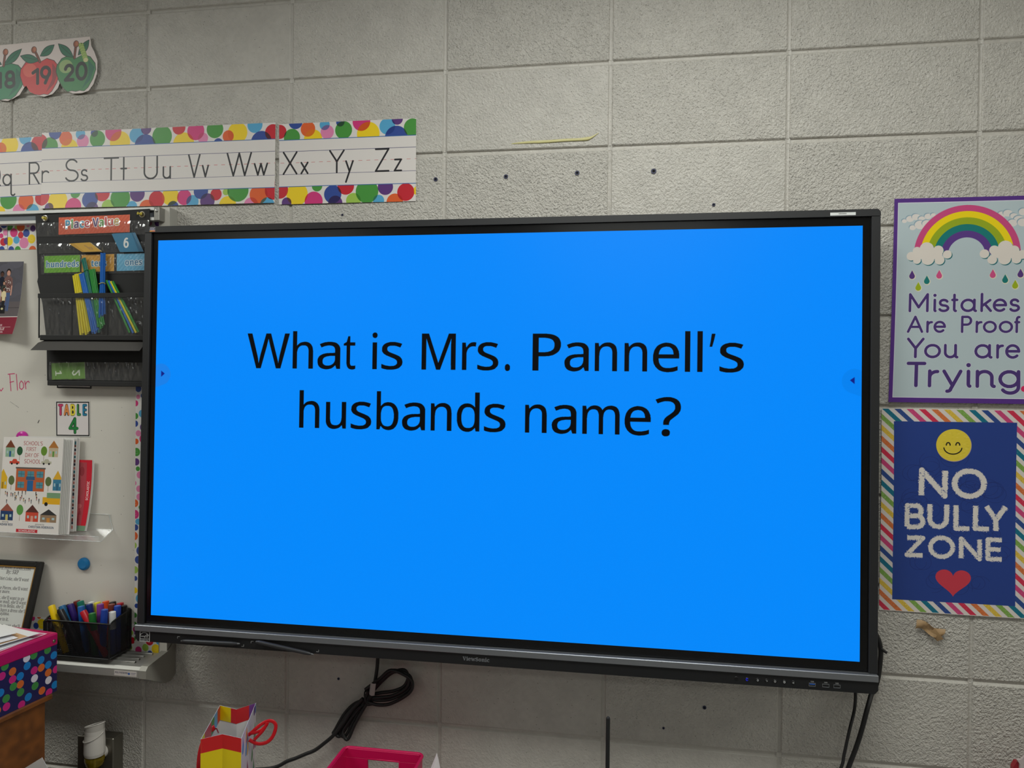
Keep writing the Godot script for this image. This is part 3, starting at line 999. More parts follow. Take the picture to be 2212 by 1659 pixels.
# ------------------------------------------------------------------ apple number line
func number_apples() -> void:
	var c := Canvas.new(580, 175, 2.6, 2, rgb(222, 208, 202))
	var line := rgb(26, 22, 20)
	var leaf := func(a: Vector2, b: Vector2, bulge: float) -> void:
		var p := PackedVector2Array()
		var n := (b - a).orthogonal().normalized() * bulge
		for i in 13:
			var u := i / 12.0
			p.append(a.lerp(b, u) + n * sin(u * PI))
		for i in 13:
			var u := 1.0 - i / 12.0
			p.append(a.lerp(b, u) - n * sin(u * PI) * 0.75)
		c.poly(p, rgb(28, 108, 78))
		var q := p.duplicate()
		q.append(p[0])
		c.stroke(q, 1.3, line)
		c.stroke(PackedVector2Array([a.lerp(b, 0.15), a.lerp(b, 0.8)]), 0.9, line)
	var body := func(cx: float, top: float, bot: float, half: float, col: Color, light: Color, dark: Color) -> void:
		var shape := func(k: float) -> PackedVector2Array:
			var p := PackedVector2Array()
			var h := bot - top
			for s in [[0.0, 0.04], [0.35, -0.06], [0.72, 0.02], [0.97, 0.22], [1.0, 0.40], [0.86, 0.66], [0.62, 0.90], [0.42, 1.0], [0.2, 0.975], [0.0, 1.0]]:
				p.append(Vector2(cx + s[0] * half * k, (top + bot) / 2 + (top + s[1] * h - (top + bot) / 2) * k))
			for s in [[0.2, 0.975], [0.42, 1.0], [0.62, 0.90], [0.86, 0.66], [1.0, 0.40], [0.97, 0.22], [0.72, 0.02], [0.35, -0.06]]:
				p.append(Vector2(cx - s[0] * half * k, (top + bot) / 2 + (top + s[1] * h - (top + bot) / 2) * k))
			return p
		c.poly(shape.call(1.0), line)
		c.poly(shape.call(0.975), col)
		# printed modelling of the drawing: a pale and a deep patch of ink
		c.ell(cx - half * 0.5, top + (bot - top) * 0.26, half * 0.34, half * 0.30, light)
		c.poly(PackedVector2Array([Vector2(cx + half * 0.62, top + (bot - top) * 0.10), Vector2(cx + half * 0.93, top + (bot - top) * 0.34), Vector2(cx + half * 0.70, top + (bot - top) * 0.70), Vector2(cx + half * 0.30, top + (bot - top) * 0.93), Vector2(cx + half * 0.62, top + (bot - top) * 0.55)]), dark)
	body.call(150.0, 72.0, 166.0, 61.0, rgb(206, 46, 46), rgb(222, 92, 76), rgb(150, 40, 46))
	body.call(40.0, 74.0, 168.0, 61.0, rgb(58, 132, 74), rgb(150, 176, 112), rgb(28, 104, 76))
	body.call(269.0, 66.0, 161.0, 76.0, rgb(40, 128, 84), rgb(106, 160, 82), rgb(24, 100, 74))
	body.call(390.0, 60.0, 154.0, 61.5, rgb(206, 46, 46), rgb(222, 92, 76), rgb(150, 40, 46))
	body.call(499.5, 56.0, 149.5, 60.5, rgb(58, 132, 74), rgb(150, 176, 112), rgb(28, 104, 76))
	leaf.call(Vector2(279, 66), Vector2(334, 25), -13.0)
	leaf.call(Vector2(272, 64), Vector2(226, 38), 12.0)
	leaf.call(Vector2(150, 70), Vector2(204, 32), -13.0)
	leaf.call(Vector2(40, 72), Vector2(94, 34), -13.0)
	leaf.call(Vector2(388, 60), Vector2(330, 44), 13.0)
	leaf.call(Vector2(391, 48), Vector2(434, 20), -13.0)
	leaf.call(Vector2(492, 57), Vector2(446, 18), 13.0)
	leaf.call(Vector2(506, 52), Vector2(539, 13), -12.0)
	for s in [[40, 76, 46, 34], [150, 74, 156, 32], [278, 68, 284, 26], [390, 63, 372, 25], [495, 59, 500, 17]]:
		c.stroke(PackedVector2Array([Vector2(s[0], s[1]), Vector2(lerpf(s[0], s[2], 0.4), lerpf(s[1], s[3], 0.4)), Vector2(s[2], s[3] + 4)]), 7.5, line)
		c.stroke(PackedVector2Array([Vector2(s[0], s[1]), Vector2(lerpf(s[0], s[2], 0.4), lerpf(s[1], s[3], 0.4)), Vector2(s[2], s[3] + 4)]), 5.0, rgb(132, 66, 44))
		c.ell(s[2], s[3] + 5, 8.5, 9.5, line)
		c.ell(s[2], s[3] + 5, 7.4, 8.4, rgb(150, 80, 52))
		c.ell(s[2] + 2.2, s[3] + 3.5, 4.6, 6.2, rgb(186, 112, 78))
	for i in 7:  # little caterpillar
		var u := i / 6.0
		c.ell(515.0 + 14.0 * u, 26.0 + 40.0 * u, 8.2, 6.6, rgb(120, 150, 70))
		c.ell(515.0 + 14.0 * u, 26.0 + 40.0 * u, 7.2, 5.6, rgb(164, 190, 98))
	c.ell(529, 66, 7.0, 6.0, rgb(214, 206, 150))
	c.ell(516, 22, 1.6, 1.2, line)
	for d in [["1", 18.0, 38.0, 138.0, 46.0], ["6", 42.0, 74.0, 138.0, 48.0], ["1", 128.0, 148.0, 136.0, 46.0], ["1", 250.0, 273.0, 130.0, 46.0], ["8", 280.5, 315.5, 131.0, 50.0], ["1", 364.5, 388.0, 125.5, 46.0], ["9", 390.5, 425.0, 125.5, 51.0], ["2", 463.5, 495.5, 121.5, 48.0], ["0", 498.0, 535.0, 121.0, 51.0]]:
		pen_in(c, BLOCKY[d[0]], d[1], d[2], d[3] - 4.5, d[4] - 9.0, 9.2, line)
	var pts := PackedVector2Array([Vector2(-0.298, 2.3690), Vector2(-0.0362, 2.3738), Vector2(0.2414, 2.3803), Vector2(0.2457, 2.3541), Vector2(0.2541, 2.34), Vector2(0.2639, 2.3148), Vector2(0.2627, 2.2803), Vector2(0.2518, 2.2525), Vector2(0.2381, 2.2359), Vector2(0.2173, 2.2307), Vector2(0.1922, 2.2308), Vector2(0.1683, 2.2394), Vector2(0.1556, 2.2538), Vector2(0.1513, 2.2615), Vector2(0.1444, 2.2469), Vector2(0.1289, 2.2327), Vector2(0.1035, 2.2265), Vector2(0.0822, 2.2313), Vector2(0.0593, 2.2425), Vector2(0.0478, 2.2595), Vector2(0.0421, 2.2547), Vector2(0.0279, 2.2353), Vector2(0.0078, 2.2263), Vector2(-0.0095, 2.2208), Vector2(-0.0355, 2.2246), Vector2(-0.06, 2.236), Vector2(-0.085, 2.262), Vector2(-0.11, 2.232), Vector2(-0.15, 2.218), Vector2(-0.19, 2.240), Vector2(-0.205, 2.26), Vector2(-0.22, 2.235), Vector2(-0.26, 2.215), Vector2(-0.298, 2.222)])
	var t := thing("number_line", "apple-shaped number strip with eighteen, nineteen and twenty high on the wall", "wall decoration", Vector3.ZERO)
	part(t, "card", cutout(pts, 0.0062, 0.0068, Vector2(-0.300, 2.385), Vector2(0.580, 0.175)), [printed(c.tex(), 0.45), white_paper])
	for p in [Vector2(-0.25, 2.30), Vector2(-0.02, 2.35), Vector2(0.20, 2.29), Vector2(0.21, 2.355)]:
		part(t, "adhesive_pad", box(Vector3(0.014, 0.014, 0.0060), 0.001, Vector3(p.x, p.y, 0.0031)), white_paper)

# ------------------------------------------------------------------ alphabet strips
const ATOP := [[12.0, 10.0, 22.0, "m"], [44.0, 30.0, 26.0, "y"], [74.0, 8.0, 22.0, "c"], [100.0, 30.0, 18.0, "r"], [131.5, 14.2, 28.2, "g"], [166.6, 26.3, 18.2, "o"], [194.5, 16.7, 27.1, "y"], [243.7, -1.1, 19.0, "c"], [257.0, 38.9, 27.6, "b"], [284.4, 17.2, 22.3, "r"]]
const ABOT := [[16.0, 176.0, 26.0, "b"], [52.0, 190.0, 22.0, "y"], [80.0, 170.0, 20.0, "u"], [106.0, 192.0, 18.0, "l"], [132.2, 170.6, 28.2, "m"], [190.0, 166.1, 26.2, "g"], [163.9, 199.0, 15.8, "y"], [245.5, 172.2, 23.5, "o"], [223.2, 199.0, 19.1, "p"], [266.4, 200.1, 19.0, "c"], [293.7, 165.9, 19.9, "r"]]
const BTOP := [[-4.5, 20.4, 21.3, "r"], [24.7, 33.0, 24.6, "g"], [40.5, -4.3, 19.1, "b"], [72.9, 13.0, 19.6, "o"], [84.2, 40.5, 25.4, "y"], [117.4, 3.4, 14.2, "c"], [124.6, 22.6, 18.1, "p"], [159.0, 1.6, 10.7, "b"], [168.4, 18.4, 22.7, "g"], [215.5, 1.9, 23.9, "m"], [235.5, 30.0, 29.7, "y"], [283.7, 12.8, 20.3, "c"], [312.0, -2.9, 15.0, "u"], [309.4, 41.9, 30.7, "b"], [358.6, 18.8, 28.4, "g"], [407.1, -2.6, 18.6, "r"], [420.9, 41.0, 30.1, "y"], [455.4, 8.3, 24.2, "m"], [476.2, 28.1, 14.3, "p"], [509.8, 5.9, 23.3, "g"], [519.4, 42.8, 13.0, "b"], [573.4, 17.7, 27.2, "y"], [547.3, 25.7, 15.5, "o"], [621.7, -0.9, 20.9, "c"], [639.8, 44.3, 28.6, "b"], [671.0, 20.6, 21.0, "r"]]
const BBOT := [[2.5, 170.5, 23.3, "r"], [52.7, 182.5, 29.3, "y"], [27.3, 200.5, 13.6, "u"], [105.1, 161.4, 14.8, "g"], [100.9, 199.4, 24.3, "m"], [149.9, 180.7, 23.5, "b"], [157.4, 205.7, 18.4, "u"], [185.6, 164.6, 21.6, "r"], [204.1, 200.1, 18.2, "l"], [238.7, 178.7, 28.4, "g"], [273.4, 201.9, 14.8, "c"], [288.0, 168.2, 21.3, "u"], [316.0, 206.0, 21.2, "o"], [344.5, 184.6, 22.7, "r"], [383.9, 176.9, 24.2, "y"], [392.1, 205.9, 16.1, "b"], [424.1, 181.0, 20.5, "m"], [448.1, 193.4, 17.6, "c"], [471.8, 166.3, 20.6, "b"], [491.0, 193.1, 20.6, "u"], [515.3, 175.9, 15.9, "r"], [543.5, 170.2, 9.1, "l"], [548.9, 205.6, 24.1, "y"], [576.8, 167.3, 29.5, "g"], [614.1, 206.0, 19.6, "p"], [634.2, 179.4, 24.5, "o"], [658.6, 207.2, 19.9, "c"], [674.9, 170.2, 23.5, "r"]]
const CTOP := [[1.8, 19.9, 18.0, "r"], [34.9, 35.4, 22.0, "g"], [44.9, -4.7, 19.2, "b"], [78.4, 15.5, 19.6, "o"], [92.2, 41.6, 24.4, "y"], [123.5, 6.5, 13.5, "c"], [130.4, 25.3, 17.8, "p"], [165.4, 1.5, 11.2, "b"], [174.2, 22.1, 22.5, "g"], [221.4, 2.7, 23.3, "m"], [239.5, 33.8, 29.7, "y"], [289.4, 17.0, 20.5, "c"], [315.4, 0.1, 14.3, "u"], [312.7, 46.1, 29.5, "b"], [354.6, 22.4, 22.1, "g"]]
const CBOT := [[3.0, 169.2, 22.0, "r"], [49.7, 180.9, 29.0, "y"], [21.1, 201.9, 13.2, "u"], [104.0, 161.5, 14.1, "g"], [94.9, 200.1, 24.4, "m"], [146.1, 183.7, 23.1, "b"], [153.0, 206.3, 18.9, "u"], [180.8, 163.9, 21.9, "r"], [201.1, 201.0, 19.2, "l"], [236.8, 178.8, 29.6, "g"], [267.4, 202.4, 14.5, "c"], [285.0, 168.9, 19.9, "u"], [309.5, 207.3, 21.4, "o"], [338.0, 183.0, 22.1, "r"], [369.1, 180.2, 11.7, "y"]]

func alphabet() -> void:
	var edge := white_paper
	for k in 3:
		var w: float = [298.0, 678.0, 364.0][k]
		var dy: float = [1.5, 4.5, 0.0][k]
		var h := 206.0
		var c := Canvas.new(w, h, 2.4, 2, rgb(226, 219, 214))
		discs(c, [ATOP, BTOP, CTOP][k], 0.0, dy)
		discs(c, [ABOT, BBOT, CBOT][k], 0.0, dy)
		# the ruled writing band between the two dotted bands
		var row: Array = [[36.0, 66.5, 97.0, 127.5, 158.0], [37.6, 68.9, 99.3, 130.5, 162.3], [41.8, 71.4, 100.3, 130.2, 161.4]][k]
		c.rect(0, row[0] + dy, w, row[4] - row[0], rgb(226, 219, 214))
		var blue := rgb(40, 92, 160)
		c.rect(0, row[0] + dy - 0.8, w, 1.7, blue)
		c.rect(0, row[4] + dy - 0.8, w, 1.7, blue)
		var thin := rgb(48, 44, 92)
		c.rect(0, row[1] + dy - 0.5, w, 1.0, thin)
		c.rect(0, row[3] + dy - 0.5, w, 1.0, thin)
		var x := 4.0
		while x < w:
			c.rect(x, row[2] + dy - 0.4, 10.0, 0.9, rgb(196, 60, 60))
			x += 21.0
		var letters: Array = [[["P", 20.0, 52.0], ["p", 62.0, 88.0], ["Q", 128.0, 166.0], ["q", 171.2, 212.0], ["R", 253.8, 287.5]], [["r", -0.6, 23.3], ["S", 72.7, 113.2], ["s", 119.3, 141.8], ["T", 187.4, 233.2], ["t", 237.3, 257.1], ["U", 305.5, 347.1], ["u", 360.8, 385.1], ["V", 434.0, 469.7], ["v", 473.7, 494.0], ["W", 543.5, 614.3], ["w", 619.7, 659.2]], [["X", 10.1, 50.4], ["x", 58.7, 80.5], ["Y", 135.8, 177.4], ["y", 178.9, 201.6], ["Z", 257.2, 295.3], ["z", 306.5, 328.2]]][k]
		for a in letters:
			pen_in(c, MANUSCRIPT[a[0]], a[1], a[2], row[3] + dy - 1.6, row[3] - row[1] - 3.6, 4.4, rgb(30, 28, 32))
		var bend := func(u: float, v: float) -> Vector3:
			return Vector3(0, 0, 0.004 * pow(v, 6.0) * (1.0 - u) + 0.002 * sin(u * 9.0) * pow(v, 3.0) + 0.0012)
		if k == 2:
			bend = func(u: float, v: float) -> Vector3: return Vector3(0.0015 * (v - 0.5), 0, 0.0012 + 0.001 * sin(u * 5.0) * v)
		var m := sheet(w / 1000.0, h / 1000.0, 0.0004, 12, 5, bend)
		var org: Vector2 = [Vector2(-0.200, 2.1195), Vector2(0.094, 2.1295), Vector2(0.7825, 2.1235)][k]
		var lab: String = ["alphabet strip ending in Q and R, cut off by the picture's left edge", "long alphabet strip with S to W and dotted borders above the whiteboard", "short alphabet strip with X, Y and Z right of the longer one"][k]
		var o := solo("alphabet_strip", lab, "alphabet chart", m, [printed(c.tex(), 0.42), edge], Vector3(org.x + w / 2000.0, org.y - h / 2000.0, 0.0022 if k == 1 else 0.0012), Vector3(0, 0, [0.012, -0.003, -0.003][k]), "alphabet strips")
		o.set_meta("kind", "thing")

# ------------------------------------------------------------------ posters on the right
func rainbow_poster() -> void:
	var c := Canvas.new(305, 457, 2.6, 2, rgb(86, 46, 132))
	c.rect(8.0, 9.3, 289.0, 437.2, rgb(226, 222, 230))
	var sky := rgb(186, 200, 204)
	c.rect(9.2, 10.5, 286.6, 434.8, sky)
	for s in [[22.5, 50.7, 5.4], [34.8, 46.0, 8.6], [47.1, 41.9, 8.6], [59.5, 46.6, 7.3], [73.0, 41.0, 7.8], [83.9, 38.4, 5.4], [40.6, 65.8, 6.9], [56.9, 59.7, 12.2], [70.5, 57.1, 9.8], [226.0, 40.4, 8.6], [237.8, 37.8, 9.3], [249.8, 43.9, 7.3], [260.4, 52.8, 11.0], [269.3, 35.7, 9.8], [247.4, 59.7, 9.8], [268.4, 58.7, 11.0]]:
		c.ell(s[0] - 1.6, s[1] - 1.6, s[2], s[2] * 0.8, rgb(140, 166, 182))
		c.ell(s[0], s[1], s[2], s[2] * 0.8, rgb(226, 218, 212))
	var cx := 154.5
	var cy := 128.0
	for b in [[110.5, rgb(206, 74, 128)], [97.0, rgb(246, 216, 10)], [83.0, rgb(154, 172, 26)], [68.0, rgb(14, 122, 118)], [53.5, rgb(92, 56, 136)], [38.5, sky]]:
		var p := PackedVector2Array()
		for i in 41:
			var a := PI + PI * i / 40.0
			p.append(Vector2(cx + b[0] * cos(a), cy + b[0] * sin(a)))
		c.poly(p, b[1])
	var cloud := [[38.8, 129.8, 9.8], [51.0, 118.3, 9.3], [71.4, 114.2, 15.2], [95.9, 117.6, 11.0], [115.0, 126.7, 9.3], [74.4, 136.3, 13.5], [51.3, 138.9, 8.3], [99.0, 139.0, 10.3], [191.5, 126.4, 9.8], [211.3, 118.7, 10.3], [233.7, 113.3, 15.2], [251.0, 120.2, 11.0], [268.2, 129.1, 9.8], [207.6, 139.7, 9.8], [232.8, 138.1, 12.7], [256.5, 139.0, 9.8]]
	for s in cloud:
		c.ell(s[0] + 1.6, s[1] + 1.8, s[2], s[2], rgb(20, 104, 112))
	for s in cloud:
		c.ell(s[0], s[1], s[2], s[2], rgb(228, 218, 208))
	for x in [75.0, 235.0]:
		c.ell(x, 126, 30, 12, rgb(228, 218, 208))
	for d in [[41.6, 171.6, "u"], [73.2, 183.2, "t"], [98.9, 171.1, "m"], [55.4, 197.7, "l"], [209.5, 170.7, "m"], [234.8, 182.0, "t"], [265.4, 170.2, "u"], [255.3, 194.6, "l"]]:
		var col: Color = {"u": rgb(86, 52, 126), "t": rgb(14, 120, 116), "m": rgb(212, 80, 134), "l": rgb(160, 178, 22)}[d[2]]
		for pass_ in 2:
			var g := 1.4 if pass_ == 0 else 0.0
			var p := PackedVector2Array([Vector2(d[0] + g * 0.4, d[1] - 10 - g)])
			for i in 17:
				var a := -0.35 + (PI + 0.7) * i / 16.0
				p.append(Vector2(d[0] + g * 0.5 + (6.0 + g) * cos(a), d[1] + 3 + g * 0.5 + (6.2 + g) * sin(a)))
			c.poly(p, rgb(226, 220, 196) if pass_ == 0 else col)
	var ink := rgb(74, 50, 116)
	for row in [
		[[["M", 36.2, 78.7], ["i", 88.4, 95.5], ["s", 99.1, 122.1], ["t", 125.3, 140.4], ["a", 144.7, 179.5], ["k", 186.0, 210.0], ["e", 211.0, 240.4], ["s", 244.9, 266.5]], 255.0, 42.5, 5.6],
		[[["A", 33.9, 68.4], ["r", 74.7, 88.6], ["e", 89.7, 116.0], ["P", 147.0, 170.1], ["r", 177.1, 191.2], ["o", 192.0, 220.7], ["o", 224.2, 253.5], ["f", 255.4, 268.0]], 301.3, 38.5, 5.2],
		[[["Y", 34.7, 72.0], ["o", 71.4, 106.8], ["u", 112.7, 143.0], ["a", 175.5, 212.8], ["r", 220.0, 235.8], ["e", 238.2, 268.8]], 358.0, 46.0, 5.8],
		[[["T", 35.6, 76.9], ["r", 80.7, 104.1], ["y", 110.4, 151.9], ["i", 160.4, 170.7], ["n", 178.8, 220.1], ["g", 224.8, 269.2]], 423.0, 57.0, 7.4],
	]:
		var cap: float = row[2] - row[3]
		for pass_ in 2:
			for a in row[0]:
				pen_in(c, GEO[a[0]], a[1] - (0.9 if pass_ == 0 else 0.0), a[2] + (0.9 if pass_ == 0 else 0.0), row[1] - row[3] / 2, cap, row[3] + (1.8 if pass_ == 0 else 0.0), rgb(214, 214, 224) if pass_ == 0 else ink, 1.25)
	c.ell(277, 424, 6.5, 6.5, rgb(220, 40, 96))
	var bend := func(u: float, v: float) -> Vector3:
		return Vector3(0.0062 * (0.62 - v) * pow(1.0 - u, 2.0), 0, 0.006 * pow(1.0 - u, 3.0) * (0.4 + 0.6 * sin(v * PI)) + 0.002 * sin(v * 7.0) * u + 0.003)
	solo("poster", "rainbow poster about mistakes with purple border right of the display", "poster", sheet(0.305, 0.457, 0.0004, 8, 10, bend), [printed(c.tex(), 0.38), white_paper], Vector3(2.2575 + 0.1525, 1.8905 - 0.2285, 0.0))

func bully_poster() -> void:
	var c := Canvas.new(305, 457, 2.6, 2, rgb(222, 212, 206))
	var rng := RandomNumberGenerator.new()
	rng.seed = 5
	var stripe := [rgb(20, 112, 136), rgb(46, 74, 140), rgb(206, 70, 122), rgb(212, 50, 80), rgb(218, 116, 62), rgb(224, 188, 70), rgb(128, 168, 78)]
	for k in range(-19, 13):
		var u0 := k * 25.6 + 1.0
		var col: Color = stripe[posmod(k, 7)]
		c.poly(PackedVector2Array([Vector2(u0, 0), Vector2(u0 + 13.4, 0), Vector2(u0 + 13.4 + 470, 470 * 0.97), Vector2(u0 + 470, 470 * 0.97)]), col)
		for i in 900 if posmod(k, 7) >= 4 else 120:  # glitter
			var y := rng.randf_range(0, 457)
			var x := u0 + y / 0.97 + rng.randf_range(0.5, 12.6)
			if x > 0 and x < 305:
				c.rect(x, y, 1.0, 1.0, col.lerp(Color.WHITE if rng.randf() < 0.4 else Color(0.35, 0.28, 0.2), rng.randf_range(0.15, 0.5)))
	c.poly(PackedVector2Array([Vector2(26, 28), Vector2(279, 26.3), Vector2(280.5, 430.9), Vector2(27.5, 431.2)]), rgb(40, 66, 140))
	var scribble := rgb(32, 50, 116)
	for i in 26:
		var p := PackedVector2Array()
		var cx := rng.randf_range(50, 255)
		var cy := rng.randf_range(50, 410)
		var ph := rng.randf() * TAU
		var a := rng.randf_range(14, 26)
		for k in 30:
			var t := ph + k * 0.42
			p.append(Vector2(clampf(cx + a * cos(t) + k * 0.7 * cos(ph), 30, 276), clampf(cy + a * 0.9 * sin(t) + k * 0.7 * sin(ph), 32, 427)))
		c.stroke(p, 0.9, scribble)
	c.ell(151, 79.5, 36.6, 36.4, rgb(196, 170, 150))
	c.ell(150.3, 78.8, 36.0, 35.6, rgb(232, 206, 66))
	for i in 60:
		var t := rng.randf() * TAU
		var r := sqrt(rng.randf()) * 33.0
		c.ell(150.3 + r * cos(t), 78.8 + r * sin(t), 3.0, 1.0, rgb(226, 200, 60) if i % 2 else rgb(236, 212, 84))
	var ink := rgb(24, 22, 24)
	c.arc(139.3, 79.0, 3.9, 5.5, 180, 360, 2.6, ink)
	c.arc(159.1, 78.6, 3.9, 5.5, 180, 360, 2.6, ink)
	c.arc(149.0, 84.2, 18.6, 14.8, 5, 175, 2.4, ink)
	var chalk := rgb(226, 218, 210)
	for a in [["N", 85.2, 134.0, 136.3, 193.3], ["O", 153.8, 215.3, 135.7, 192.2], ["B", 56.0, 89.4, 216.9, 264.9], ["U", 103.9, 139.0, 212.4, 262.8], ["L", 158.5, 186.8, 213.1, 264.9], ["L", 198.7, 226.8, 212.8, 263.8], ["Y", 220.9, 259.7, 212.7, 267.4], ["Z", 57.0, 90.4, 289.5, 328.7], ["O", 106.4, 153.0, 286.9, 329.9], ["N", 170.1, 207.8, 287.5, 331.1], ["E", 224.9, 252.9, 286.8, 329.6]]:
		var w := 12.0 if a[4] < 200 else (10.8 if a[4] < 270 else 10.0)
		var strokes := pen(BLOCKY[a[0]])
		var lo := 1e9
		var hi := -1e9
		for k in strokes:
			for p in k:
				lo = minf(lo, p.x)
				hi = maxf(hi, p.x)
		for k in strokes:
			var q := PackedVector2Array()
			for p in k:
				q.append(Vector2(remap(p.x, lo, hi, a[1], a[2]), lerpf(a[4], a[3], p.y)))
			c.stroke(q, w, chalk, false)
			for i in q.size() - 1:
				var len := q[i].distance_to(q[i + 1])
				for n in int(len * 1.6):  # crumbling chalk edge
					var u := rng.randf()
					var side := (q[i + 1] - q[i]).orthogonal().normalized() * (w / 2 + rng.randf_range(-1.5, 1.3)) * (1 if rng.randf() < 0.5 else -1)
					var p := q[i].lerp(q[i + 1], u) + side
					c.ell(p.x, p.y, rng.randf_range(0.4, 1.0), rng.randf_range(0.4, 0.9), chalk if rng.randf() < 0.5 else rgb(40, 62, 132))
	var heart := PackedVector2Array()
	for i in 48:
		var t := TAU * i / 48.0
		heart.append(Vector2(154.2 + 36.6 * pow(sin(t), 3), 383.0 - (13.0 * cos(t) - 5 * cos(2 * t) - 2 * cos(3 * t) - cos(4 * t)) * 2.1))
	c.poly(heart, rgb(206, 62, 78))
	var bend := func(u: float, v: float) -> Vector3:
		return Vector3(0.002 * (v - 0.5) * (1.0 - u), 0, 0.0035 + 0.003 * pow(1.0 - u, 3.0) * sin(v * PI) + 0.002 * sin(v * 5.0 + u * 3.0))
	solo("poster", "blue no bully poster with striped border below the rainbow poster", "poster", sheet(0.305, 0.457, 0.0004, 8, 10, bend), [printed(c.tex(), 0.34), white_paper], Vector3(2.2425 + 0.1525, 1.4185 - 0.2285, 0.0))

# ------------------------------------------------------------------ place-value pocket chart hanging from the map rail
func striped_card(w: float, h: float, a: Color, b: Color) -> Canvas:
	var c := Canvas.new(w, h, 5.0, 2, a)
	var x := -h
	while x < w:
		c.poly(PackedVector2Array([Vector2(x, h), Vector2(x + 5.5, h), Vector2(x + 5.5 + h * 0.9, 0), Vector2(x + h * 0.9, 0)]), b)
		x += 11.0
	return c

func pocket_chart() -> void:
	var t := thing("pocket_chart", "black place value pocket chart hanging from the whiteboard rail", "pocket chart", Vector3.ZERO)
	var cloth := paint(rgb(27, 26, 26), 0.75)
	cloth.rim_enabled = true
	cloth.rim = 0.3
	var vinyl := clear(rgb(200, 200, 205), 0.02, 0.10)
	var wrinkles := cells(16, 256, 31, 0.0, 1.0)
	over(wrinkles, cells(32, 256, 32, 0.0, 1.0), 0.3)
	vinyl.heightmap_enabled = true
	vinyl.heightmap_texture = ImageTexture.create_from_image(wrinkles)
	vinyl.heightmap_scale = 0.25
	vinyl.uv1_triplanar = true
	vinyl.uv1_world_triplanar = true
	vinyl.uv1_scale = Vector3(9, 4, 9)
	var st := begin()
	prism(st, PackedVector2Array([Vector2(0.126, 1.8945), Vector2(0.457, 1.9030), Vector2(0.462, 1.60), Vector2(0.458, 1.4455), Vector2(0.170, 1.4455), Vector2(0.1625, 1.4600), Vector2(0.1610, 1.5600), Vector2(0.1480, 1.6600), Vector2(0.1320, 1.7200), Vector2(0.1345, 1.7300)]), 0.0572, 0.0590)
	part(t, "backing", done(st), cloth)
	var x1 := 0.458
	for s in [[1.8730, 1.8370, 0.134], [1.8180, 1.7920, 0.140], [1.7900, 1.7380, 0.146], [1.5080, 1.4610, 0.172]]:  # clear strips sewn over the cloth
		part(t, "clear_strip", sheet(x1 - s[2], s[0] - s[1], 0.0003, 6, 3, func(u: float, v: float) -> Vector3: return Vector3(0, 0, 0.0015 * sin(v * PI))), vinyl, Vector3((x1 + s[2]) / 2, (s[0] + s[1]) / 2, 0.0622))
	# three clear pouches with black binding
	st = begin()
	bevelled(st, Vector3(0.1500, 1.6740, 0.0752), Vector3(x1, 1.6860, 0.0775), 0.0008)
	bevelled(st, Vector3(0.1560, 1.5640, 0.0590), Vector3(x1, 1.5780, 0.0775), 0.0015)
	for x in [0.1535, 0.2500, 0.3520, 0.4560]:
		bevelled(st, Vector3(x - 0.0020, 1.5700, 0.0750), Vector3(x + 0.0020, 1.6800, 0.0772), 0.0006)
	part(t, "pouch_binding", done(st), cloth)
	for x in [[0.1555, 0.248], [0.252, 0.350], [0.354, 0.454]]:
		part(t, "clear_pouch", sheet(x[1] - x[0], 0.098, 0.0003, 6, 6, func(u: float, v: float) -> Vector3: return Vector3(0, 0, 0.003 * sin(u * PI) * sin(v * PI))), vinyl, Vector3((x[0] + x[1]) / 2, 1.6255, 0.0766))
	# stiff flap of the storage pocket
	var flap := func(u: float, v: float) -> Vector3:
		var x := 0.0
		if u < 0.02:
			x = 0.010 if v < 0.4 else -0.002
		return Vector3(x, 0, 0.041 * v + 0.004 * sin(u * 5.0) * v)
	part(t, "flap", sheet(0.306, 0.034, 0.0022, 24, 5, flap), [paint(rgb(66, 63, 60), 0.8), cloth], Vector3(0.3065, 1.5540, 0.0610))
	part(t, "lower_pocket", box(Vector3(0.292, 0.012, 0.005), 0.001, Vector3(0.313, 1.4520, 0.0612)), cloth)
	for x in [0.1555, 0.4370]:
		st = begin(true)
		lathe(st, [[0.0086, 0.0], [0.0082, 0.0016], [0.0066, 0.0022], [0.0048, 0.0014], [0.0046, 0.0002]], 18)
		var g := part(t, "grommet", done(st), paint(rgb(206, 200, 186), 0.25, 0.9), Vector3(x, 1.8855 if x < 0.3 else 1.8885, 0.0588), Vector3(PI / 2, 0, 0))
		st = begin()
		lathe(st, [[0.0050, 0.0004], [0.0, 0.0004]], 14)
		part(g, "eye", done(st), paint(rgb(84, 74, 52), 0.6))
	for p in [[0.1560, 1.8850, 0.0], [0.4345, 1.8895, -0.0045]]:
		var pin := thing("push_pin", "yellow push pin in the left grommet of the pocket chart" if p[0] < 0.3 else "yellow push pin leaning in the right grommet of the pocket chart", "push pin", Vector3(p[0], p[1], 0.0600), "push pins holding the pocket chart")
		st = begin(true)
		var d := Vector3(p[2], 0.0005, 0.0085)
		tube(st, PackedVector3Array([Vector3.ZERO, d * 0.25, d * 0.3, d * 0.8, d * 0.85, d]), [0.0042, 0.0040, 0.0024, 0.0026, 0.0038, 0.0036], 12)
		part(pin, "head", done(st), paint(rgb(206, 186, 70), 0.35))
		st = begin(true)
		tube(st, PackedVector3Array([Vector3(0, 0, -0.003), Vector3.ZERO]), [0.0005], 6)
		part(pin, "needle", done(st), paint(rgb(180, 180, 178), 0.3, 0.9))
	# cards in the strips
	var card_edge := paint(rgb(225, 225, 220), 0.6)
	var c := striped_card(206, 46, rgb(222, 92, 48), rgb(212, 82, 40))
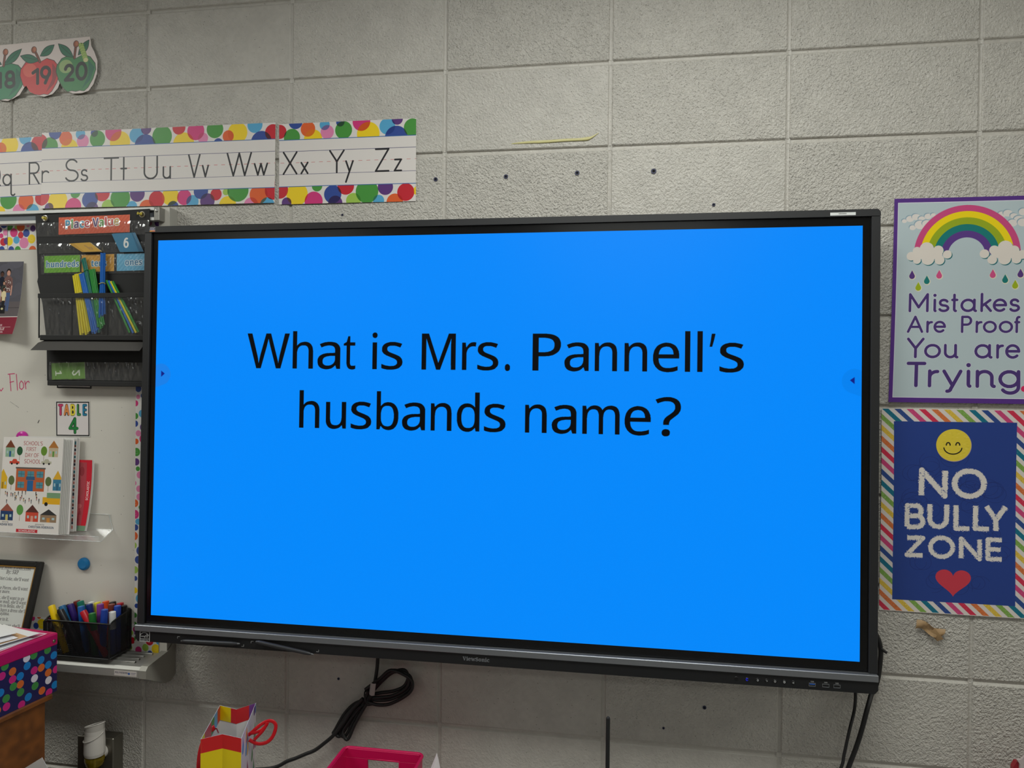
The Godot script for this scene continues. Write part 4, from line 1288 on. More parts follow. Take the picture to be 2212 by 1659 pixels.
	text(c, bold, "Place Value", 18, 31, 31, Color.WHITE, 0.93, 1.9, rgb(238, 236, 232), -0.03, [rgb(58, 150, 190), rgb(96, 160, 70), rgb(92, 48, 116), rgb(58, 150, 190), rgb(200, 40, 60), rgb(92, 48, 116), rgb(96, 160, 70), rgb(200, 40, 60), rgb(214, 70, 60), rgb(206, 170, 90)])
	solo("title_card", "orange title card reading Place Value at the top of the pocket chart", "card", sheet(0.206, 0.0455, 0.0006), [printed(c.tex(), 0.35), card_edge], Vector3(0.2995, 1.8652, 0.0608), Vector3(-0.03, 0, 0.013), "cards in the pocket chart")
	for k in 3:
		var w: float = [105.0, 94.0, 95.0][k]
		c = striped_card(w, 44.5, [rgb(120, 184, 44), rgb(224, 168, 58), rgb(118, 190, 222)][k], [rgb(104, 170, 36), rgb(212, 154, 48), rgb(100, 176, 212)][k])
		text(c, bold, ["hundreds", "tens", "ones"][k], [4.5, 27.0, 23.0][k], 30.5, [22.5, 23.0, 23.0][k], rgb(48, 128, 172), 0.95, 1.4, rgb(236, 240, 240))
		solo("column_card", ["green column card reading hundreds in the pocket chart", "amber column card reading tens behind the straws", "light blue column card reading ones beside the display edge"][k], "card", sheet(w / 1000.0, 0.0445, 0.0006), [printed(c.tex(), 0.35), card_edge], Vector3([0.2070, 0.3115, 0.4135][k], [1.7645, 1.7655, 1.7668][k], 0.0608), Vector3(-0.02, 0, 0.012), "cards in the pocket chart")
	# digit cards leaning out of the strips
	c = Canvas.new(88, 50, 5, 2, rgb(62, 124, 158))
	c.poly(PackedVector2Array([Vector2(56, 0), Vector2(64, 0), Vector2(88, 50), Vector2(78, 50)]), rgb(50, 104, 136))
	pen_in(c, BLOCKY["6"], 34, 49, 36, 22, 4.6, rgb(226, 226, 222))
	for k in 3:
		var dx := 0.004 * k
		solo("digit_card", ["front blue digit card with a six leaning out of its strip", "middle blue digit card behind the six", "back blue digit card behind the six"][2 - k], "card", cutout(PackedVector2Array([Vector2(0.355 + dx, 1.8390 + 0.0008 * k), Vector2(0.416 + dx * 0.6, 1.8400 + 0.0008 * k), Vector2(0.4405 + dx * 0.6, 1.7920), Vector2(0.379 + dx, 1.7920)]), 0.0645 + 0.0006 * (2 - k), 0.0649 + 0.0006 * (2 - k), Vector2(0.355, 1.8405), Vector2(0.088, 0.050)), [printed(c.tex(), 0.35) if k == 0 else paint(rgb(58, 116, 150), 0.4), card_edge], Vector3.ZERO, Vector3.ZERO, "blue digit cards in the pocket chart")
	c = Canvas.new(96, 26, 5, 2, rgb(206, 160, 62))
	c.poly(PackedVector2Array([Vector2(0, 0), Vector2(12, 0), Vector2(48, 26), Vector2(34, 26)]), rgb(190, 146, 54))
	c.stroke(PackedVector2Array([Vector2(46, 8), Vector2(52, 11), Vector2(60, 17), Vector2(70, 18), Vector2(66, 13), Vector2(56, 14)]), 3.0, rgb(180, 140, 76))
	solo("digit_card_stack", "stack of amber digit cards leaning forward above the tens card", "card stack", cutout(PackedVector2Array([Vector2(0.2340, 1.8160), Vector2(0.2940, 1.8180), Vector2(0.3280, 1.7940), Vector2(0.2720, 1.7935)]), 0.0645, 0.0695, Vector2(0.234, 1.818), Vector2(0.096, 0.026)), [printed(c.tex(), 0.4), paint(rgb(228, 208, 160), 0.6)], Vector3.ZERO, Vector3.ZERO, "cards in the pocket chart")
	for k in 2:
		c = Canvas.new(50, 43, 5, 2, rgb(112, 156, 70))
		c.ell(30, 10, 18, 9, rgb(104, 148, 64))
		if k == 0:
			c.stroke(PackedVector2Array([Vector2(12, 27), Vector2(28, 27), Vector2(25, 22)]), 3.8, rgb(222, 228, 212))
			c.stroke(PackedVector2Array([Vector2(12, 22), Vector2(12, 32)]), 3.0, rgb(222, 228, 212))
		else:
			c.stroke(PackedVector2Array([Vector2(17, 22), Vector2(13, 27), Vector2(16, 32), Vector2(21, 31), Vector2(33, 21), Vector2(33, 33)]), 3.8, rgb(222, 228, 212))
		solo("digit_card", "green digit card with a sideways %s in the lowest strip" % ["one", "two"][k], "card", sheet(0.0495, 0.043, 0.0006), [printed(c.tex(), 0.4), card_edge], Vector3(0.2030 + 0.0485 * k, 1.4838 + 0.0015 * k, 0.0612 + 0.0006 * k), Vector3(0, 0, 0.05), "green digit cards in the pocket chart")
	# straws: five tied bundles and four loose ones
	var yellow := paint(rgb(226, 208, 24), 0.35)
	var blue := paint(rgb(20, 102, 190), 0.35)
	var green := paint(rgb(34, 140, 48), 0.35)
	var teal := paint(rgb(14, 112, 96), 0.35)
	var band := paint(rgb(206, 196, 96), 0.5)
	bundle("yellow", Vector3(0.2560, 1.738, 0.0665), Vector3(0.2830, 1.586, 0.0690), 8, 0.0046, 0.0036, yellow, band, 0.34, "fat bundle of yellow straws in the middle pouch, leftmost")
	bundle("blue", Vector3(0.2720, 1.738, 0.0700), Vector3(0.3105, 1.590, 0.0690), 7, 0.0034, 0.0028, blue, band, 0.38, "bundle of blue straws leaning beside the yellow bundle")
	bundle("teal", Vector3(0.2755, 1.778, 0.0685), Vector3(0.3225, 1.594, 0.0650), 4, 0.0030, 0.0026, teal, paint(rgb(30, 150, 90), 0.5), 0.18, "thin bundle of dark teal straws reaching above the tens card")
	bundle("green", Vector3(0.2990, 1.749, 0.0665), Vector3(0.3290, 1.603, 0.0690), 6, 0.0034, 0.0030, green, band, 0.52, "bundle of green straws tied with a crossed yellow band")
	bundle("blue", Vector3(0.3330, 1.790, 0.0705), Vector3(0.3310, 1.632, 0.0705), 5, 0.0036, 0.0042, blue, band, 0.5, "tall bundle of bright blue straws standing upright at the tens card")
	for s in [["green", 0.3430, 1.7190, 0.4110, 1.5840, "loose green straw leaning in the right pouch, lowest left of four", green], ["blue", 0.3495, 1.7180, 0.4210, 1.5830, "loose blue straw leaning in the right pouch", blue], ["yellow", 0.3552, 1.7160, 0.4290, 1.5840, "loose yellow straw leaning in the right pouch", yellow], ["green", 0.3605, 1.7160, 0.4360, 1.5860, "loose green straw leaning in the right pouch, uppermost right of four", green]]:
		st = begin(true)
		var a := Vector3(s[1], s[2], 0.0680)
		var b := Vector3(s[3], s[4], 0.0690)
		tube(st, PackedVector3Array([Vector3.ZERO, b - a]), [0.0030], 10)
		solo("straw", s[5], "straw", done(st), s[6], a, Vector3.ZERO, "loose straws in the pocket chart")

func bundle(_colour: String, a: Vector3, b: Vector3, n: int, spread_a: float, spread_b: float, mat: Material, band: Material, tie: float, label: String) -> void:
	var t := thing("straw_bundle", label, "straws", a, "straw bundles in the pocket chart")
	var d := b - a
	var side := d.cross(Vector3.BACK).normalized()
	for i in n:
		var u := (i - (n - 1) / 2.0)
		var st := begin(true)
		var zz := 0.0015 * (1 if i % 2 else -1)
		var drop := d.normalized() * 0.003 * ((i * 5) % 4)
		tube(st, PackedVector3Array([side * u * spread_a * 0.62 + Vector3(0, 0, zz) + drop * 0.4, d * tie + side * u * spread_a * 0.60 + Vector3(0, 0, zz), d + side * u * spread_b * 1.05 + Vector3(0, 0, zz) + drop]), [0.0026], 8)
		part(t, "straw", done(st), mat)
	var st := begin(true)
	var ring := []
	var w := spread_a * 0.62 * (n - 1) / 2.0 + 0.0032
	for k in 17:
		var q := TAU * k / 16.0
		ring.append(d * tie + side * cos(q) * w + Vector3(0, 0, sin(q) * 0.0056) + d.normalized() * 0.0016 * sin(q * 2.0))
	tube(st, PackedVector3Array(ring), [0.0010], 6)
	part(t, "band", done(st), band)

# ------------------------------------------------------------------ things fixed to the whiteboard
func dotted(w: float, h: float, rng_seed: int, fixed: Array) -> ImageTexture:
	var c := Canvas.new(w, h, minf(3.0, 2000.0 / maxf(w, h)), 2, rgb(226, 222, 218))
	var rng := RandomNumberGenerator.new()
	rng.seed = rng_seed
	var placed := fixed.duplicate()
	for tries in int(w * h / 22.0):
		var r := rng.randf_range(5.5, 11.5)
		var p := Vector2(rng.randf_range(-3, w + 3), rng.randf_range(-3, h + 3))
		var ok := true
		for q in placed:
			if p.distance_to(Vector2(q[0], q[1])) < r + q[2] + 1.2:
				ok = false
				break
		if ok:
			placed.append([p.x, p.y, r, "rgboycpmul"[rng.randi() % 10]])
	for i in placed.size():
		var d: Array = placed[i]
		c.ell(d[0], d[1], d[2], d[2] * 1.05, INK[d[3]])
		if d[2] > 9.5 and i % 2 == 0:  # a little drawn smile
			var f: Color = INK[d[3]].lerp(Color.WHITE, 0.55)
			c.ell(d[0] - 2, d[1] - 2.2, 0.7, 0.7, f)
			c.ell(d[0] + 2, d[1] - 2.2, 0.7, 0.7, f)
			c.arc(d[0], d[1] + 0.5, 4.5, 4.0, 15, 165, 0.6, f)
	return c.tex()

func board_things() -> void:
	var z := BOARD + 0.0008
	# polka dot border strips
	var m := printed(dotted(300, 70, 41, [[295, 25, 8, "p"], [288, 50, 10, "r"], [298, 48, 9, "u"]]), 0.4)
	solo("border_strip", "dotted border strip along the whiteboard top, at the picture's left edge", "border strip", sheet(0.300, 0.070, 0.0005), [m, white_paper], Vector3(-0.130, 1.8440, z + 0.0012), Vector3(0, 0, 0.01), "dotted border strips on the whiteboard")
	m = printed(dotted(447, 70, 42, [[4, 5, 12, "g"], [19, 24, 11.5, "m"], [26, 10, 5, "l"], [40, 9, 12, "o"], [40, 31, 8.5, "r"], [57, 26, 10, "b"], [62, 5, 5, "p"], [5, 47, 11, "y"], [27, 44, 9.5, "c"], [50, 52, 14, "p"], [73, 42, 11.5, "y"], [77, 14, 8, "u"], [11, 70, 9, "b"], [31, 70, 9, "g"], [76, 72, 11, "o"]]), 0.4)
	solo("border_strip", "dotted border strip with smiley dots running behind the pocket chart top", "border strip", sheet(0.447, 0.070, 0.0005), [m, white_paper], Vector3(0.0200 + 0.2235, 1.8440, z), Vector3.ZERO, "dotted border strips on the whiteboard")
	m = printed(dotted(70, 1054, 43, [[16, 1012, 8, "u"], [30, 1005, 10, "b"], [44, 1022, 11, "r"], [64, 1005, 8, "u"], [62, 1042, 12, "y"], [32, 1040, 9, "l"], [12, 1048, 9, "m"]]), 0.4)
	solo("border_strip", "upright dotted border strip on the whiteboard beside the display's left edge", "border strip", sheet(0.070, 1.054, 0.0005), [m, white_paper], Vector3(0.4390, 0.749 + 0.527, z + 0.0006), Vector3.ZERO, "dotted border strips on the whiteboard")
	m = printed(dotted(700, 70, 44, [[425, 18, 13, "y"], [408, 24, 8, "b"], [430, 45, 8, "c"], [398, 4, 7, "m"], [447, 5, 8, "m"]]), 0.4)
	solo("border_strip", "dotted border strip along the whiteboard bottom behind the marker basket", "border strip", sheet(0.700, 0.070, 0.0005), [m, white_paper], Vector3(0.4035 - 0.350, 0.752 + 0.036, z), Vector3.ZERO, "dotted border strips on the whiteboard")

	class_photo(z)
	# table number card, and the card half hidden by the chart
	var c := Canvas.new(102, 95, 4, 2, rgb(24, 23, 24))
	c.rect(0, 0, 102, 95, rgb(222, 220, 216))
	c.rect(1.6, 1.6, 98.8, 91.8, rgb(24, 23, 24))
	c.rect(4.6, 4.6, 92.8, 85.8, rgb(222, 214, 212))
	var cols := [rgb(204, 62, 106), rgb(224, 138, 74), rgb(226, 206, 66), rgb(60, 140, 70), rgb(40, 126, 160)]
	for i in 5:
		var x: float = [7.0, 24.0, 44.0, 63.0, 80.0][i]
		for pass_ in 2:
			pen_in(c, BLOCKY["TABLE"[i]], x, x + [16.0, 18.0, 15.0, 13.0, 14.0][i], 36.0, 25.0, 7.4 if pass_ == 0 else 5.0, rgb(24, 23, 24) if pass_ == 0 else cols[i])
	for pass_ in 2:
		pen_in(c, BLOCKY["4"], 38, 68, 84, 37, 8.2 if pass_ == 0 else 5.8, rgb(24, 23, 24) if pass_ == 0 else rgb(34, 128, 60))
	solo("table_card", "white card with coloured lettering TABLE 4 on the whiteboard", "card", sheet(0.102, 0.0945, 0.0005), [printed(c.tex(), 0.4), white_paper], Vector3(0.2195, 1.3575, z + 0.0004), Vector3(0, 0, 0.012), "table cards on the whiteboard")
	c = Canvas.new(102, 95, 3, 2, rgb(24, 23, 24))
	c.rect(4, 4, 94, 87, rgb(222, 216, 212))
	c.arc(50, 78, 12, 9, 10, 170, 2.0, rgb(196, 170, 60))
	solo("table_card", "black-edged card almost hidden behind the bottom of the pocket chart", "card", sheet(0.103, 0.095, 0.0005), [printed(c.tex(), 0.4), white_paper], Vector3(0.2235, 1.4385 + 0.0475, z + 0.0004), Vector3(0, 0, -0.012), "table cards on the whiteboard")
	# round magnets
	for p in [[0.2560, 0.9735, rgb(28, 118, 176), "round blue magnet on the whiteboard above the marker basket"], [0.0690, 1.3050, rgb(190, 44, 150), "round magenta magnet on the whiteboard behind the book"]]:
		var st := begin(true)
		lathe(st, [[0.0168, 0.0], [0.0168, 0.0030], [0.0155, 0.0062], [0.0110, 0.0084], [0.0, 0.0090]], 24)
		solo("magnet", p[3], "magnet", done(st), paint(p[2], 0.22), Vector3(p[0], p[1], z), Vector3(PI / 2, 0, 0), "round magnets on the whiteboard")
	book_ledge(z)

func class_photo(z: float) -> void:
	var c := Canvas.new(142, 196, 4, 2, rgb(86, 84, 92))
	var rng := RandomNumberGenerator.new()
	rng.seed = 3
	for i in 40:
		c.ell(rng.randf_range(0, 142), rng.randf_range(0, 110), rng.randf_range(10, 24), rng.randf_range(8, 18), rgb(84, 82, 90).lerp(rgb(96, 94, 104), rng.randf()))
	c.rect(0, 108, 142, 48, rgb(98, 90, 92))
	c.rect(0, 124, 142, 1.2, rgb(60, 54, 56))
	c.rect(0, 148, 142, 2.2, rgb(222, 214, 210))
	c.rect(0, 150, 142, 46, rgb(132, 34, 54))
	text(c, bold, "2025-2026", 60, 174, 7.5, rgb(222, 196, 200), 0.95)
	c.rect(40, 176.5, 86, 0.8, rgb(222, 196, 200))
	text(c, bold, "VILLE", 80, 185, 9.5, rgb(236, 226, 226), 1.0)
	text(c, bold, "SCHOOL", 78, 192, 6, rgb(230, 214, 216), 1.0)
	# figures: [x of the middle, top of the head, height, shirt, trousers, skin]
	for f in [[40.0, 34.0, 96.0, rgb(40, 60, 110), rgb(50, 52, 60), rgb(120, 84, 66)], [62.0, 30.0, 100.0, rgb(160, 60, 60), rgb(50, 56, 84), rgb(190, 146, 122)], [78.0, 26.0, 96.0, rgb(28, 32, 48), rgb(34, 36, 50), rgb(84, 56, 46)], [98.0, 20.0, 116.0, rgb(120, 88, 84), rgb(74, 92, 132), rgb(206, 152, 132)], [70.0, 62.0, 76.0, rgb(196, 170, 176), rgb(80, 88, 120), rgb(150, 106, 86)], [85.0, 52.0, 70.0, rgb(60, 62, 56), rgb(40, 42, 48), rgb(188, 140, 116)], [86.0, 69.0, 66.0, rgb(226, 210, 168), rgb(30, 30, 34), rgb(128, 84, 66)], [56.0, 72.0, 70.0, rgb(90, 110, 150), rgb(50, 56, 80), rgb(196, 150, 126)]]:
		var x: float = f[0]
		var y: float = f[1]
		var h: float = f[2]
		var k := h / 100.0
		c.ell(x, y + 7 * k, 6.2 * k, 8.0 * k, rgb(36, 26, 24))
		c.ell(x, y + 9.5 * k, 4.8 * k, 6.4 * k, f[5])
		c.poly(PackedVector2Array([Vector2(x - 5 * k, y + 52 * k), Vector2(x + 7 * k, y + 52 * k), Vector2(x + 6 * k, y + 98 * k), Vector2(x + 1 * k, y + 98 * k), Vector2(x + 0.5 * k, y + 62 * k), Vector2(x - 1 * k, y + 98 * k), Vector2(x - 6 * k, y + 98 * k)]), f[4])
		c.poly(PackedVector2Array([Vector2(x - 3 * k, y + 15 * k), Vector2(x + 3 * k, y + 15 * k), Vector2(x + 11 * k, y + 22 * k), Vector2(x + 12.5 * k, y + 40 * k), Vector2(x + 8 * k, y + 41 * k), Vector2(x + 7.5 * k, y + 55 * k), Vector2(x - 7.5 * k, y + 55 * k), Vector2(x - 8 * k, y + 41 * k), Vector2(x - 12.5 * k, y + 40 * k), Vector2(x - 11 * k, y + 22 * k)]), f[3])
		c.stroke(PackedVector2Array([Vector2(x + 10 * k, y + 40 * k), Vector2(x + 9 * k, y + 60 * k)]), 3.4 * k, f[5])
		c.stroke(PackedVector2Array([Vector2(x - 10 * k, y + 40 * k), Vector2(x - 8 * k, y + 58 * k)]), 3.4 * k, f[5])
	for i in 26:  # patterned blouse of the tall grown-up
		c.ell(98 + rng.randf_range(-9, 9), 20 + rng.randf_range(26, 60), 1.6, 1.2, rgb(220, 212, 206) if i % 2 else rgb(70, 30, 34))
	c.poly(PackedVector2Array([Vector2(66, 118), Vector2(94, 118), Vector2(95, 140), Vector2(64, 140)]), rgb(28, 26, 30))
	c.ell(84, 127, 4, 3, rgb(206, 196, 150))
	var bend := func(u: float, v: float) -> Vector3:
		return Vector3(-0.006 * pow(v, 3.0) * u, 0, 0.004 + 0.030 * pow(v, 2.6) * u + 0.004 * sin(v * PI) * u)
	solo("class_photo", "curling class photograph with a maroon band at the whiteboard's left", "photograph", sheet(0.142, 0.196, 0.0004, 6, 10, bend), [printed(c.tex(), 0.25), white_paper], Vector3(0.0735 - 0.071, 1.7765 - 0.098, z))

func book_ledge(z: float) -> void:
	var acrylic := clear(rgb(235, 240, 240), 0.05, 0.03)
	var edge := clear(rgb(226, 232, 232), 0.35, 0.1)
	var t := thing("book_ledge", "clear acrylic ledge on the whiteboard holding picture books", "shelf", Vector3(0.0, 1.0, z))
	var st := begin()
	bevelled(st, Vector3(-0.35, 0.066, 0.0), Vector3(0.336, 0.108, 0.0025), 0.0003)
	part(t, "back_plate", done(st), acrylic)
	st = begin()
	prism(st, PackedVector2Array([Vector2(0.0, 0.0690), Vector2(0.0475, 0.0480), Vector2(0.0475, 0.0455), Vector2(0.0, 0.0662)]), -0.35, 0.340, along_x())
	part(t, "base_plate", done(st), acrylic)
	st = begin()
	prism(st, PackedVector2Array([Vector2(0.0475, 0.0455), Vector2(0.0520, 0.0600), Vector2(0.0500, 0.0606), Vector2(0.0452, 0.0465)]), -0.35, 0.338, along_x())
	part(t, "front_lip", done(st), acrylic)
	st = begin()  # the polished edges, which show as pale lines
	tube(st, PackedVector3Array([Vector3(0.328, 0.108, 0.0012), Vector3(0.340, 0.0676, 0.001), Vector3(0.341, 0.0468, 0.0470)]), [0.0010], 6)
	tube(st, PackedVector3Array([Vector3(-0.35, 0.1078, 0.0014), Vector3(0.328, 0.108, 0.0014)]), [0.0007], 6)
	tube(st, PackedVector3Array([Vector3(-0.35, 0.0466, 0.0474), Vector3(0.341, 0.0466, 0.0474)]), [0.0011], 6)
	tube(st, PackedVector3Array([Vector3(-0.35, 0.0602, 0.0512), Vector3(0.338, 0.0602, 0.0512)]), [0.0006], 6)
	part(t, "polished_edge", done(st), edge)

	# the front picture book
	var c := Canvas.new(180, 250, 4, 2, rgb(228, 222, 216))
	var ink := rgb(168, 62, 62)
	for r in [["SCHOOL'S", 61.0, 20.0, 14.5], ["FIRST", 70.0, 35.0, 14.0], ["DAY OF", 67.0, 51.0, 14.5], ["SCHOOL", 66.0, 67.5, 15.0]]:
		text(c, sans, r[0], r[1], r[2], r[3], ink, 0.88)
	var house := func(x: float, y: float, w: float, h: float, wall: Color, roof: Color, door: Color) -> void:
		c.rect(x, y - h * 0.55, w, h * 0.55, wall)
		c.poly(PackedVector2Array([Vector2(x - 1, y - h * 0.55), Vector2(x + w / 2, y - h), Vector2(x + w + 1, y - h * 0.55)]), roof)
		c.rect(x + w * 0.4, y - h * 0.34, w * 0.2, h * 0.34, door)
		c.rect(x + w * 0.12, y - h * 0.36, w * 0.16, h * 0.16, rgb(170, 196, 200))
		c.rect(x + w * 0.72, y - h * 0.36, w * 0.16, h * 0.16, rgb(170, 196, 200))
	var tree := func(x: float, y: float, h: float, leaf: Color) -> void:
		c.rect(x - 0.5, y - h * 0.5, 1.0, h * 0.5, rgb(130, 90, 60))
		c.ell(x, y - h * 0.68, h * 0.24, h * 0.32, leaf)
	house.call(8, 52, 28, 45, rgb(146, 180, 150), rgb(122, 66, 44), rgb(40, 90, 140))
	house.call(138, 49, 28, 43, rgb(196, 176, 146), rgb(178, 116, 56), rgb(100, 150, 70))
	tree.call(51, 60, 36, rgb(44, 92, 58))
	tree.call(124, 60, 38, rgb(104, 142, 50))
	for v in [[22, 72, rgb(206, 74, 54)], [118, 70, rgb(186, 182, 160)]]:  # two small cars
		c.rect(v[0], v[1] - 9, 30, 6.5, v[2])
		c.poly(PackedVector2Array([Vector2(v[0] + 7, v[1] - 9), Vector2(v[0] + 11, v[1] - 15), Vector2(v[0] + 20, v[1] - 15), Vector2(v[0] + 24, v[1] - 9)]), v[2])
		c.ell(v[0] + 7, v[1] - 2.5, 2.8, 2.8, rgb(30, 28, 28))
		c.ell(v[0] + 23, v[1] - 2.5, 2.8, 2.8, rgb(30, 28, 28))
	# a brick-red building in the middle
	c.rect(44, 80, 86, 60, rgb(190, 96, 56))
	c.rect(42, 78, 90, 4, rgb(96, 92, 88))
	for x in [50, 78, 106]:
		for y in [88, 116]:
			if x != 78 or y < 100:
				c.rect(x, y, 20, 16, rgb(84, 142, 156))
				c.rect(x + 9.4, y, 1.2, 16, rgb(60, 100, 112))
				c.rect(x, y + 7.4, 20, 1.2, rgb(60, 100, 112))
	c.rect(79, 112, 18, 28, rgb(40, 100, 156))
	c.rect(75, 102, 26, 9, rgb(50, 92, 130))
	house.call(-8, 136, 26, 52, rgb(226, 178, 40), rgb(226, 178, 40), rgb(170, 130, 30))
	house.call(156, 136, 26, 52, rgb(60, 124, 156), rgb(222, 170, 50), rgb(50, 100, 130))
	tree.call(31, 139, 38, rgb(96, 112, 66))
	tree.call(142, 139, 38, rgb(96, 112, 66))
	var rng := RandomNumberGenerator.new()
	rng.seed = 9
	for i in 24:  # small figures in a crowd
		var x := rng.randf_range(12, 118)
		var y := rng.randf_range(146, 172)
		c.ell(x, y - 5.5, 1.5, 1.7, rgb(46, 36, 34))
		c.rect(x - 1.2, y - 4, 2.4, 4.2, [rgb(40, 38, 40), rgb(170, 70, 60), rgb(90, 100, 110), rgb(200, 150, 80)][i % 4])
		c.rect(x - 1.0, y, 0.7, 3.6, rgb(46, 40, 40))
		c.rect(x + 0.4, y, 0.7, 3.6, rgb(46, 40, 40))
	c.rect(128, 154, 52, 18, rgb(228, 172, 36))  # a yellow bus driving off the page
	c.rect(140, 142, 40, 14, rgb(122, 158, 120))
	c.ell(139, 172, 5, 5, rgb(30, 28, 28))
	house.call(4, 218, 38, 44, rgb(36, 64, 108), rgb(156, 86, 70), rgb(200, 186, 110))
	house.call(80, 219, 38, 44, rgb(206, 76, 56), rgb(92, 50, 46), rgb(222, 160, 140))
	house.call(124, 219, 48, 34, rgb(150, 124, 98), rgb(56, 54, 54), rgb(206, 140, 66))
	tree.call(62, 218, 42, rgb(96, 154, 74))
	text(c, sans, "story by", 10, 224, 5.5, rgb(60, 52, 50))
	text(c, bold, "ADAM REX", 4, 232, 8.5, rgb(44, 62, 90), 0.92)
	text(c, sans, "pictures by", 110, 227, 5.5, rgb(60, 52, 50))
	text(c, bold, "CHRISTIAN ROBINSON", 90, 235, 8.0, rgb(44, 62, 90), 0.88)
	c.rect(54, 239, 64, 8.5, rgb(196, 40, 52))
	text(c, bold, "SCHOLASTIC", 61, 246, 7.5, rgb(230, 224, 220), 1.15)
	var paper := paint(rgb(226, 222, 218), 0.6)
	var pg := paint(rgb(214, 212, 206), 0.7)
	var lean := 0.07
	var t2 := thing("picture_book", "white picture book about the first day of school, frontmost on the ledge", "book", Vector3(0.1300, 1.0575, z + 0.0360), "picture books on the ledge")
	part(t2, "front_cover", sheet(0.178, 0.250, 0.0018), [printed(c.tex(), 0.3), paper], Vector3(0, 0.1255, 0.0040), Vector3(-lean, 0, 0))
	for i in 5:  # leaves fanning open behind the cover
		part(t2, "page", sheet(0.176, 0.246, 0.0004, 4, 2, func(u: float, v: float) -> Vector3: return Vector3(0, 0, -0.0010 * u * i)), pg, Vector3(0.0030 + 0.0030 * i, 0.1250, 0.0016 - 0.0012 * i), Vector3(-lean, 0, 0))
	part(t2, "back_cover", sheet(0.178, 0.250, 0.0018, 4, 2, func(u: float, v: float) -> Vector3: return Vector3(0, 0, -0.003 * u)), paper, Vector3(0.0200, 0.1255, -0.0065), Vector3(-lean, 0, 0))
	var t3 := thing("picture_book", "thin book with a dark patterned spine edge between the other two", "book", Vector3(0.1560, 1.0630, z + 0.0170), "picture books on the ledge")
	var c3 := Canvas.new(178, 244, 2, 2, rgb(214, 210, 206))
	for i in 24:
		c3.rect(171.0, 10.0 + i * 9.5, 5.0, rng.randf_range(5, 9), [rgb(60, 110, 120), rgb(120, 66, 60), rgb(40, 44, 60), rgb(190, 120, 110)][i % 4])
	part(t3, "front_cover", sheet(0.176, 0.246, 0.0015), [printed(c3.tex(), 0.3), paper], Vector3(0.0, 0.1235, 0.0026), Vector3(-0.05, 0, 0))
	part(t3, "page", sheet(0.174, 0.244, 0.0012), pg, Vector3(0.0020, 0.1235, 0.0004), Vector3(-0.05, 0, 0))
	part(t3, "back_cover", sheet(0.176, 0.246, 0.0015), paper, Vector3(0.0040, 0.1235, -0.0018), Vector3(-0.05, 0, 0))
	# the red book standing furthest back
	var c4 := Canvas.new(150, 196, 3, 2, rgb(178, 70, 80))
	for i in 160:
		c4.ell(rng.randf_range(0, 128), rng.randf_range(12, 190), rng.randf_range(2, 7), rng.randf_range(6, 16), rgb(150, 52, 62).lerp(rgb(206, 108, 108), rng.randf()))
	c4.ell(74, 90, 34, 46, rgb(70, 20, 34))
	for i in 6:
		c4.ell(88, 74 + i * 12, 26, 7, [rgb(196, 60, 50), rgb(210, 120, 60), rgb(96, 60, 130), rgb(70, 140, 70), rgb(60, 80, 150), rgb(170, 40, 60)][i])
	c4.rect(0, 0, 150, 7, rgb(206, 36, 54))
	c4.rect(136, 0, 14, 196, rgb(206, 36, 54))
	text(c4, bold, "SCHOLASTIC", 145, 112, 9.0, rgb(236, 224, 222), 1.0, 0.0, Color.WHITE, -PI / 2)
	c4.rect(100, 182, 50, 14, rgb(120, 150, 120))
	c4.rect(112, 184, 14, 10, rgb(70, 100, 170))
	var t4 := thing("picture_book", "red softcover book leaning furthest back on the ledge", "book", Vector3(0.2020, 1.0640, z + 0.0065), "picture books on the ledge")
	var curl := func(u: float, v: float) -> Vector3: return Vector3(-0.016 * v * v * u, 0, 0.007 * v * v)
	part(t4, "front_cover", sheet(0.166, 0.186, 0.0006, 4, 8, curl), [printed(c4.tex(), 0.22), paper], Vector3(0.0, 0.0935, 0.0026))
	part(t4, "page", sheet(0.166, 0.186, 0.0012, 4, 8, curl), pg, Vector3(0.0016, 0.0932, 0.0016))
	part(t4, "back_cover", sheet(0.167, 0.186, 0.0006, 4, 8, curl), paper, Vector3(0.0032, 0.0930, 0.0003))

